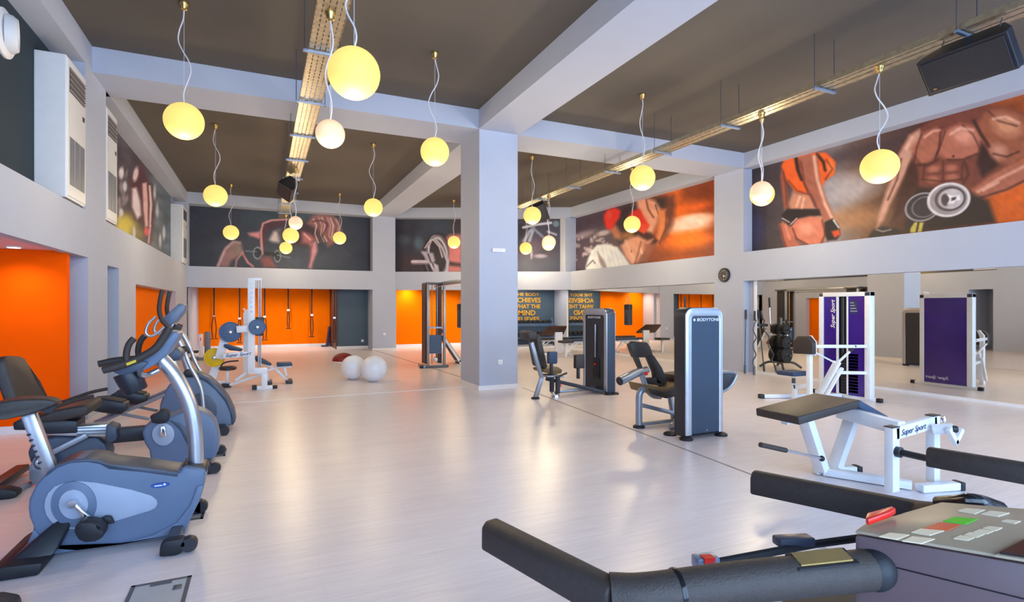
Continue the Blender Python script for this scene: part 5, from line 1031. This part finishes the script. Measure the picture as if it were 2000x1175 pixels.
# ---- bars leaning at the mirror edge and plate tree (the tree is seen in the mirror)
def barbell(label, p, q, r=.014, ez=False, m='steel_dark'):
    p, q = Vector(p), Vector(q); b_ = thing('barbell', label, 'barbell', V(p.x, p.y, 0), 'standing bars'); d = (q-p)
    path = [p+d*s for s in np.linspace(.12, .86, 9)]
    if ez: path = [x_+V(0, .05*math.sin(i*2.2), 0) for i, x_ in enumerate(path)]
    obj('shaft', B().tube(spline(path, 3), r, 8), m, b_)
    obj('sleeve', B().tube([p, p+d*.13], r*1.8, 10), m, b_); obj('sleeve', B().tube([p+d*.85, q], r*1.8, 10), 'tower_dark', b_)
barbell('dark bar leaning upright against the white mirror edge', (10.0, 9.02, 0), (10.12, 9.1, 1.45))
barbell('curved bar leaning against the mirror beside the straight bar', (9.95, 8.72, 0), (10.22, 8.94, 1.42), ez=True, m='steel_dark')
t = thing('plate_tree', 'black plate tree with curved feet behind the slate tower', 'plate rack', (9.0, 9.4, 0))
obj('post', B().bar((9.0, 9.4, .1), (9.0, 9.4, 1.25), .07, .07, up=(1, 0, 0)), 'steel_dark', t, bevel=.006)
for s in (-1, 1):
    for k in (-1, 1): obj('curved_foot', B().tube(spline([(9.0+.04*k, 9.4, .16), (9.0+.2*k, 9.4+.2*s, .15), (9.0+.32*k, 9.4+.34*s, .03)], 5), .03, 10), 'steel_dark', t)
    for z in (.32, .62, .95): obj('peg', B().tube([(9.0, 9.4, z), (9.0, 9.4+.3*s, z+.02)], .02, 10), 'chrome', t)
def disc(label, c, axis, r, th, m, group):
    o_ = thing('weight_plate', label, 'weight plate', Vector(c)-Vector((0, 0, r)), group)
    obj('disc', B().lathe(c, axis, [(0, r*.12), (0, r*.86), (th*.05, r*.88), (-th*.1, r*.97), (th*.1, r), (th*.9, r), (th*1.1, r*.97), (th*.95, r*.88), (th, r*.86), (th, r*.12)], 32), m, o_)
    obj('hub', B().lathe(Vector(c)-Vector(axis).normalized()*.004, axis, [(0, r*.2), (th+.008, r*.2)], 20), 'steel_dark', o_)
    return o_
for z, r, nm in ((.34, .2, 'lowest'), (.64, .17, 'middle'), (.97, .13, 'highest')):
    for s in (-1, 1): disc('black iron plate on the plate tree, %s peg %s' % (nm, 'toward the camera' if s < 0 else 'away from the camera'), (9.0, 9.4+s*.08, z), (0, s, 0), r, .1, 'iron', 'plates on the plate tree')
barbell('long silver bar standing in the plate tree', (8.9, 9.72, .1), (8.93, 9.78, 1.75), m='chrome')
barbell('short silver bar standing beside the plate tree', (8.62, 9.45, .1), (8.66, 9.5, 1.2), m='chrome')
# ================================================================== far equipment
# ---- white plate loaded press with the tall post
t = thing('plate_press', 'white plate loaded press with tall post and script lettering', 'weight machine', (-.1, 11.1, 0))
Y1 = 11.0
def PY(u, v, y=Y1): return at_y(u, v, y)
def wbar(name, a, c, w, h, y=Y1, par=None, m='white_frame', up=(1, 0, .01)): return obj(name, B().bar(PY(*a, y), PY(*c, y), w, h, up=up), m, par or t, bevel=.005)
post = wbar('tall_post', (491, 727), (491, 543), .10, .12)
for k in range(7): obj('hole_plug', B().lathe(PY(491, 553+k*9.2, Y1-.052), (0, -1, 0), [(0, .02), (.004, .018)], 12), 'silver_paint', post)
wbar('top_arm', (489, 545), (511, 545), .08, .05, up=(0, 0, 1))
for u in (505, 509): obj('guide_rod', B().tube([PY(u, 548), PY(u, 716)], .014, 8), 'silver', t)
obj('carriage', B().obox(PY(507, 637, Y1), (.07, 0, 0), (0, .06, 0), (0, 0, .17)), 'tower_dark', t, bevel=.01)
wbar('step_beam', (485, 723.5), (522, 723.5), .10, .11, up=(0, 0, 1))
wbar('lower_post', (516.5, 729), (516.5, 757), .1, .1)
ft = wbar('floor_foot', (496, 757), (538, 756), .09, .07, up=(0, 0, 1))
for u in (497, 537): obj('end_cap', B().obox(PY(u, 756.5), (.04, 0, 0), (0, .05, 0), (0, 0, .042)), 'black_rubber', ft)
wbar('slanted_arm', (443, 647), (428, 700), .1, .14, 11.3); wbar('slanted_arm', (426, 705), (412, 744), .1, .14, 11.6)
wbar('upper_link', (462, 643), (487, 641), .08, .12, up=(0, 0, 1))
sb = wbar('name_beam', (436, 695), (487, 690), .08, .09, up=(0, 0, 1))
obj('brand_lettering', B().text('Super Sport', PY(440, 697.5, Y1-.05), PY(480, 693)-PY(440, 697), (0, 0, 1), .085, .003, shear=.35, bold=.004), 'ink_blue', sb, smooth=False)
obj('back_pad', B().prism([PY(u, v, 11.2) for u, v in [(437, 672), (442, 672), (474, 683), (472, 686), (448, 684), (437, 677)]], (0, .3, 0)), 'upholstery_blue', t, bevel=.012)
obj('stool_seat', B().lathe(PY(445, 722, 11.55), (0, 0, 1), [(0, .13), (.02, .15), (.05, .15), (.07, .12)], 24), 'upholstery', t)
wbar('stool_post', (444.5, 722), (444.5, 752), .05, .05, 11.55)
obj('stool_foot', B().box(PY(440, 750, 11.55).x-.06, PY(440, 750, 11.55).x+.1, 11.45, 11.65, 0, .07), 'black_rubber', t, bevel=.008)
wbar('floor_brace', (448, 751), (515, 730), .05, .05, 11.4, up=(0, 0, 1)); wbar('floor_brace', (460, 742), (486, 724), .05, .05, 11.2, up=(0, 0, 1))
wbar('floor_link', (412, 743), (444, 747), .04, .04, 11.6, up=(0, 0, 1))
obj('back_handle', B().tube(spline([PY(u, v, 11.4) for u, v in [(430, 722), (434, 711), (446, 706), (466, 704)]], 5), .014, 8), 'grip_foam', t)
obj('rear_column', B().bar(PY(480, 610, 11.6), PY(480, 735, 11.6), .08, .08, up=(1, 0, 0)), 'white_frame', t)
obj('bar_hook', B().tube(spline([PY(475, 602, 11.6), PY(478, 606, 11.6), PY(480, 611, 11.6), PY(483, 604, 11.6)], 4), .014, 8), 'white_frame', t)
def fdisc(label, u, v, y, rpx, m):
    c = at_y(u, v, y); r = rpx/FPX*(c.x*FW.x+c.y*FW.y)*1.0
    o_ = disc(label, c, (0, -1, 0), r, .05, m, 'plates on the white press')
    obj('spindle_end', B().lathe(c+V(0, -.05, 0), (0, -1, 0), [(0, .028), (.05, .028), (.055, .015)], 14), 'chrome', o_)
fdisc('large blue grey plate on the left arm of the white press', 450, 648, 11.15, 20, 'blue_plate')
fdisc('smaller blue grey plate on the tall post of the white press', 502.5, 638.5, 10.92, 15.3, 'blue_plate')
fdisc('yellow plate on the lower arm of the white press', 419, 697.5, 11.4, 18.3, 'yellow_plate')
# ---- adjustable bench behind it
t = thing('adjustable_bench', 'white framed incline bench with blue pads beside the press', 'bench', (.4, 11.7, 0)); Yb = 11.6
def pb(u, v): return at_y(u, v, Yb)
obj('back_pad', B().prism([pb(u, v) for u, v in [(496, 697), (504, 696), (531, 711), (529, 714), (500, 706)]], (0, .26, 0)), 'upholstery_blue', t, bevel=.015)
obj('seat_pad', B().prism([pb(u, v) for u, v in [(540, 709), (570, 708), (572, 714), (541, 716)]], (0, .3, 0)), 'upholstery_blue', t, bevel=.015)
for a, c in (((500, 704), (534, 719)), ((540, 718), (570, 716)), ((537, 720), (562, 744)), ((536, 720), (500, 732)), ((556, 718), (560, 735))): obj('frame_bar', B().bar(pb(*a)+V(0, .14, 0), pb(*c)+V(0, .14, 0), .05, .045), 'white_frame', t, bevel=.004)
for u, v in ((565, 747), (525, 739)): p = pb(u, v)+V(0, .14, 0); obj('foot', B().box(p.x-.06, p.x+.06, p.y-.2, p.y+.2, max(0, 0), .06), 'tower_dark', t, bevel=.008)
for u, v in ((525, 737),): obj('rear_leg', B().bar(V(pb(u, v).x, Yb+.14, .04), pb(520, 724)+V(0, .14, 0), .04, .04), 'white_frame', t)
# ---- balls and dome
def xball(label, u, v, rpx):
    p = at_z(u, v, 0); d = p.x*FW.x+p.y*FW.y; r = rpx/FPX*d
    t = thing('exercise_ball', label, 'exercise ball', p, 'white exercise balls')
    sh = obj('shell', B().ball(p+V(0, 0, r), r, (1, 1, .985), 40, 26), 'ball_white', t)
    for k in (-.35, 0, .35): obj('rib', B().lathe(p+V(0, 0, r), V(-FW.x, -FW.y, .2), [(k*r-.006, math.sqrt(1-k*k)*r), (k*r, math.sqrt(1-k*k)*r*1.004), (k*r+.006, math.sqrt(1-k*k)*r)], 40), 'ball_white', sh)
    obj('valve', B().lathe(p+V(0, 0, r)+V(.38*r, -.82*r, -.43*r)*1.0, V(.38, -.82, -.43), [(-.004, .014), (.006, .012)], 12), 'white_trim', sh)
xball('white exercise ball partly hidden behind the other ball', 690.5, 740.5, 23.5); xball('white exercise ball in front, right of its twin', 730.5, 744.5, 25)
p = at_z(671, 708, 0); t = thing('balance_dome', 'dark red half dome balance trainer on the floor behind the balls', 'balance trainer', p)
obj('platform', B().lathe(p, (0, 0, 1), [(0, .30), (.02, .325), (.045, .325), (.055, .3)], 36), 'white_trim', t)
obj('dome', B().lathe(p+V(0, 0, .05), (0, 0, 1), [(.0, .3)]+[(.22*math.sin(a), .3*math.cos(a)) for a in [k*math.pi/16 for k in range(1, 8)]]+[(.221, .01)], 36), 'red_rubber', t)
# ---- cable crossover behind the column
t = thing('cable_crossover', 'silver cable crossover station with black towers behind the column', 'weight machine', (3.95, 11.8, 0))
for y0 in (13.1, 10.45):
    xs0, xs1 = (3.73, 4.15) if y0 > 12 else (3.95, 4.37)
    for x in (xs0, xs1): obj('upright', B().box(x-.03, x+.03, y0-.03, y0+.03, .03, 2.11), 'silver_paint', t, bevel=.006)
    obj('rear_panel', B().box(xs0-.05, xs0-.0, y0+.05, y0+.4, .1, 2.1), 'brown_panel', t)
    obj('side_panel', B().box(xs1-.1, xs1-.05, y0+.05, y0+.4, .1, 2.1), 'tower_dark', t)
    obj('head_box', B().box(xs0-.04, xs1+.06, y0-.04, y0+.4, 2.08, 2.13), 'steel_dark', t, bevel=.006)
    for x in (xs0+.13, xs0+.27): obj('guide_rod', B().tube([(x, y0+.1, .1), (x, y0+.1, 2.08)], .012, 8), 'brass' if x < xs0+.2 else 'chrome', t)
    for k in range(13): obj('weight_plate', B().box(xs0+.05, xs1-.06, y0+.03, y0+.17, .35+k*.036, .382+k*.036), 'blue_plate', t)
    obj('stack_top', B().box(xs0+.03, xs1-.03, y0+.02, y0+.18, .98, 1.02), 'silver_paint', t)
    obj('pulley', B().lathe((xs0+.22, y0+.06, .2), (0, 1, 0), [(0, .05), (.01, .06), (.02, .045), (.03, .06), (.04, .05)], 18), 'chrome', t)
    fb = obj('base_frame', B().box(xs0-.05, xs1+.1, y0-.05, y0+.02, 0, .06), 'steel_dark', t, bevel=.006)
    obj('side_foot', B().box(xs0-.12, xs0-.02, y0+.0, y0+.5, 0, .07), 'silver_paint', t, bevel=.006)
    obj('foot_cap', B().box(xs0-.2, xs0-.12, y0-.03, y0+.05, 0, .06), 'black_rubber', t, bevel=.006)
obj('top_beam', B().box(4.08, 4.2, 10.5, 13.15, 2.06, 2.15), 'silver_paint', t, bevel=.008)
obj('pull_up_bar', B().tube([(3.9, 10.5, 2.02), (3.9, 13.1, 2.02)], .016, 8), 'chrome', t)
# ---- sit-up board beside it
t = thing('sit_up_board', 'dark padded sloping sit-up board with white edge behind the column', 'bench', (4.6, 13.9, 0)); Yb = 13.75
q = [at_y(u, v, Yb) for u, v in [(865, 657), (869, 655), (903, 706), (900, 710)]]
obj('board_pad', B().prism(q, (0, .4, 0)), 'upholstery', t, bevel=.012)
obj('board_edge', B().prism([p-V(0, .02, .035) for p in q], (0, .02, 0)), 'white_frame', t)
obj('end_bar', B().box(q[3].x-.05, q[3].x+.15, Yb-.02, Yb+.42, .05, .09), 'white_frame', t); obj('support_leg', B().bar(q[0]-V(0, -.2, .02), V(q[0].x-.05, Yb+.2, 0), .05, .05), 'white_frame', t)
obj('foot_roller', B().cyl(q[0]+V(-.02, 0, .14), q[0]+V(-.02, .4, .14), .05), 'upholstery_blue', t)
obj('floor_foot', B().box(q[3].x-.02, q[3].x+.04, Yb, Yb+.4, 0, .05), 'black_rubber', t)
# ---- suspension straps on the orange wall
def strap(label, u, vb, fold, Y_=22.2):
    p = at_y(u, 561, Y_); t = thing('suspension_strap', label, 'suspension strap', (p.x, Y_, at_y(u, vb, Y_).z), 'suspension straps on the orange wall')
    z0 = p.z+.12; zb = at_y(u, vb, Y_).z; zm = zb+(z0-zb)*.42
    obj('anchor', B().lathe((p.x, Y_+.05 if Y_ < 21 else 22.44, z0), (0, -1, 0), [(0, .04), (.02, .04), (.22, .012), (.26, .012)], 12), 'chrome', t)
    obj('webbing', B().bar((p.x, Y_, z0), (p.x, Y_, zm), .045, .012, up=(0, 1, 0)), 'black_rubber', t)
    obj('buckle', B().box(p.x-.04, p.x+.04, Y_-.04, Y_+.02, zm-.03, zm+.03), 'chrome', t)
    for s in (-1, 1):
        obj('leg_strap', B().tube(spline([(p.x+s*.02, Y_, zm), (p.x+s*.045*fold, Y_-.02, (zm+zb)/2), (p.x+s*.03*fold, Y_, zb+.06)], 5), .016, 6), 'black_rubber', t)
        obj('handle', B().tube([(p.x+s*.04*fold-.05, Y_, zb+.02), (p.x+s*.04*fold+.05, Y_, zb+.02)], .02, 8), 'grip_foam', t)
for i, (u, vb, fo_) in enumerate([(418, 662, 1.6), (468, 670, 1), (517, 664, 1.4), (563, 642, .8), (609, 658, 1), (653, 668, .7)]):
    strap('black suspension strap on the orange wall, %s from the left' % ('first', 'second', 'third', 'fourth', 'fifth', 'sixth')[i], u, vb, fo_, 20.3 if u > 640 else 22.2)
# blue mat rolled in the corner
p = at_y(640, 677, 22.0); t = thing('exercise_mat', 'blue folded mat propped against the dark panel', 'mat', (p.x, 22.0, 0))
obj('mat_body', B().prism([(p.x-.05, 22.0, 0), (p.x+.05, 22.0, 0), (p.x+.1, 22.1, .75), (p.x+.06, 22.1, .78)], (0, .3, 0)), 'ink_blue', t, bevel=.015)
obj('mat_flap', B().box(p.x-.22, p.x, 21.9, 22.3, 0, .04), 'ink_blue', t, bevel=.01)
# ---- punch bag
p = V(6.6, 18.75, 0); t = thing('punch_bag', 'long dark punch bag on chains behind the angled wall', 'punch bag', (6.6, 18.75, .75))
obj('bag', B().lathe(p+V(0, 0, .76), (0, 0, 1), [(0, .14), (.03, .17), (.84, .17), (.88, .14)], 28), 'bag_black', t)
obj('top_band', B().lathe(p+V(0, 0, 1.42), (0, 0, 1), [(0, .173), (.2, .173)], 28), 'black_plastic', t)
for k in range(4): a = k*math.pi/2+.4; obj('chain', B().tube([p+V(.13*math.cos(a), .13*math.sin(a), 1.62), p+V(0, 0, 2.0)], .008, 6), 'chrome', t)
obj('hanging_rod', B().tube([p+V(0, 0, 2.0), p+V(0, 0, 2.45)], .01, 6), 'chrome', t); obj('ceiling_plate', B().box(6.52, 6.68, 18.67, 18.83, 2.43, 2.45), 'chrome', t)
# ---- dumbbell rack and dumbbells
t = thing('dumbbell_rack', 'grey two shelf dumbbell rack under the slogan', 'dumbbell rack', (9.15, 18.2, 0))
for z in (.42, .88): obj('shelf', B().obox((9.15, 18.15, z), (.95, 0, 0), (0, .17, .05), (0, 0, .02)), 'blue_plate', t, bevel=.005)
for x in (8.22, 10.08): obj('side_frame', B().bar((x, 18.05, 0), (x, 18.32, 1.1), .06, .12, up=(0, 1, 0)), 'blue_plate', t, bevel=.006)
obj('foot_bar', B().box(8.25, 10.05, 18.0, 18.06, 0, .06), 'white_frame', t)
def dumbbell(label, c, r, w):
    c = Vector(c); t = thing('dumbbell', label, 'dumbbell', c-V(0, 0, r), 'dumbbells on the rack')
    obj('handle', B().tube([c-V(0, w*.3, 0), c+V(0, w*.3, 0)], .016, 8), 'chrome', t)
    for s in (-1, 1): obj('head', B().lathe(c+V(0, s*w*.3, 0), (0, s, 0), [(0, r*.8), (w*.05, r), (w*.22, r), (w*.26, r*.75)], 14), 'iron' if s < 0 else 'iron', t)
NM = ('first', 'second', 'third', 'fourth', 'fifth', 'sixth', 'seventh', 'eighth')
for row, z in ((0, .42), (1, .88)):
    for k in range(8): dumbbell('black dumbbell on the %s shelf, %s from the mirror' % (('lower', 'upper')[row], NM[7-k]), (8.4+k*.21, 18.12, z+.03+.062+.0*k), .062+.012*(1-row)*(k/8), .26)
# ---- benches by the right mirror
def flat_bench(label, x, y, L, m):
    t = thing('flat_bench', label, 'bench', (x, y, 0), 'benches by the far mirror')
    obj('pad', B().box(x-L/2, x+L/2, y-.14, y+.14, .41, .48), m, t, bevel=.02)
    obj('spine', B().bar((x-L/2+.1, y, .38), (x+L/2-.1, y, .38), .06, .06), 'white_frame', t)
    for s in (-1, 1):
        obj('leg', B().bar((x+s*L*.2, y, .37), (x+s*L*.42, y, .04), .05, .05), 'white_frame', t); obj('foot', B().box(x+s*L*.42-.03, x+s*L*.42+.03, y-.25, y+.25, 0, .05), 'white_frame', t)
        obj('brace', B().bar((x+s*L*.05, y, .36), (x+s*L*.38, y, .1), .03, .03), 'white_frame', t)
flat_bench('flat bench with dark pad and crossed white legs before the slogan', 8.95, 16.2, 1.35, 'upholstery'); flat_bench('blue flat bench nearest the far mirror', 9.35, 15.1, 1.1, 'upholstery_blue')
t = thing('preacher_bench', 'brown padded arm curl stand on a white post', 'bench', (8.45, 15.0, 0)); x, y = 8.45, 15.0
obj('arm_pad', B().prism([(x-.34, y-.1, .93), (x+.30, y-.1, .93), (x+.4, y+.3, .66), (x-.4, y+.3, .66)], (0, -.04, -.05)), 'brown_panel', t, bevel=.012)
obj('post', B().box(x+.0, x+.26, y+.06, y+.14, .05, .72), 'white_frame', t, bevel=.008); obj('seat', B().box(x-.2, x+.2, y-.75, y-.42, .42, .49), 'upholstery', t, bevel=.02)
obj('base', B().box(x-.03, x+.03, y-.6, y+.3, 0, .06), 'white_frame', t); obj('seat_post', B().box(x-.03, x+.03, y-.62, y-.55, .05, .42), 'white_frame', t)
obj('cross_foot', B().box(x-.3, x+.3, y+.24, y+.3, 0, .05), 'white_frame', t)
# ---- small white stand far left
p = at_z(395, 703, 0); t = thing('mini_stepper', 'small white stepper machine by the orange room entrance', 'stepper', p)
a = at_y(388, 652, p.y); c = at_y(396, 652, p.y)
obj('upright', B().box(a.x, c.x, p.y, p.y+.1, .05, a.z), 'white_frame', t, bevel=.01)
obj('grey_panel', B().box(c.x+.02, c.x+.18, p.y+.2, p.y+.3, .1, at_y(402, 648, p.y).z), 'grille_grey', t, bevel=.03)
obj('base', B().box(a.x-.25, c.x+.35, p.y-.05, p.y+.4, 0, .08), 'grille_grey', t, bevel=.01)
obj('red_stripe', B().box(a.x+.04, c.x-.04, p.y-.004, p.y, .55, a.z-.1), 'red_plastic', t)
for s in (-.2, .1): obj('pedal', B().box(a.x-.35, a.x, p.y+s, p.y+s+.12, .22, .27), 'black_rubber', t, bevel=.01)
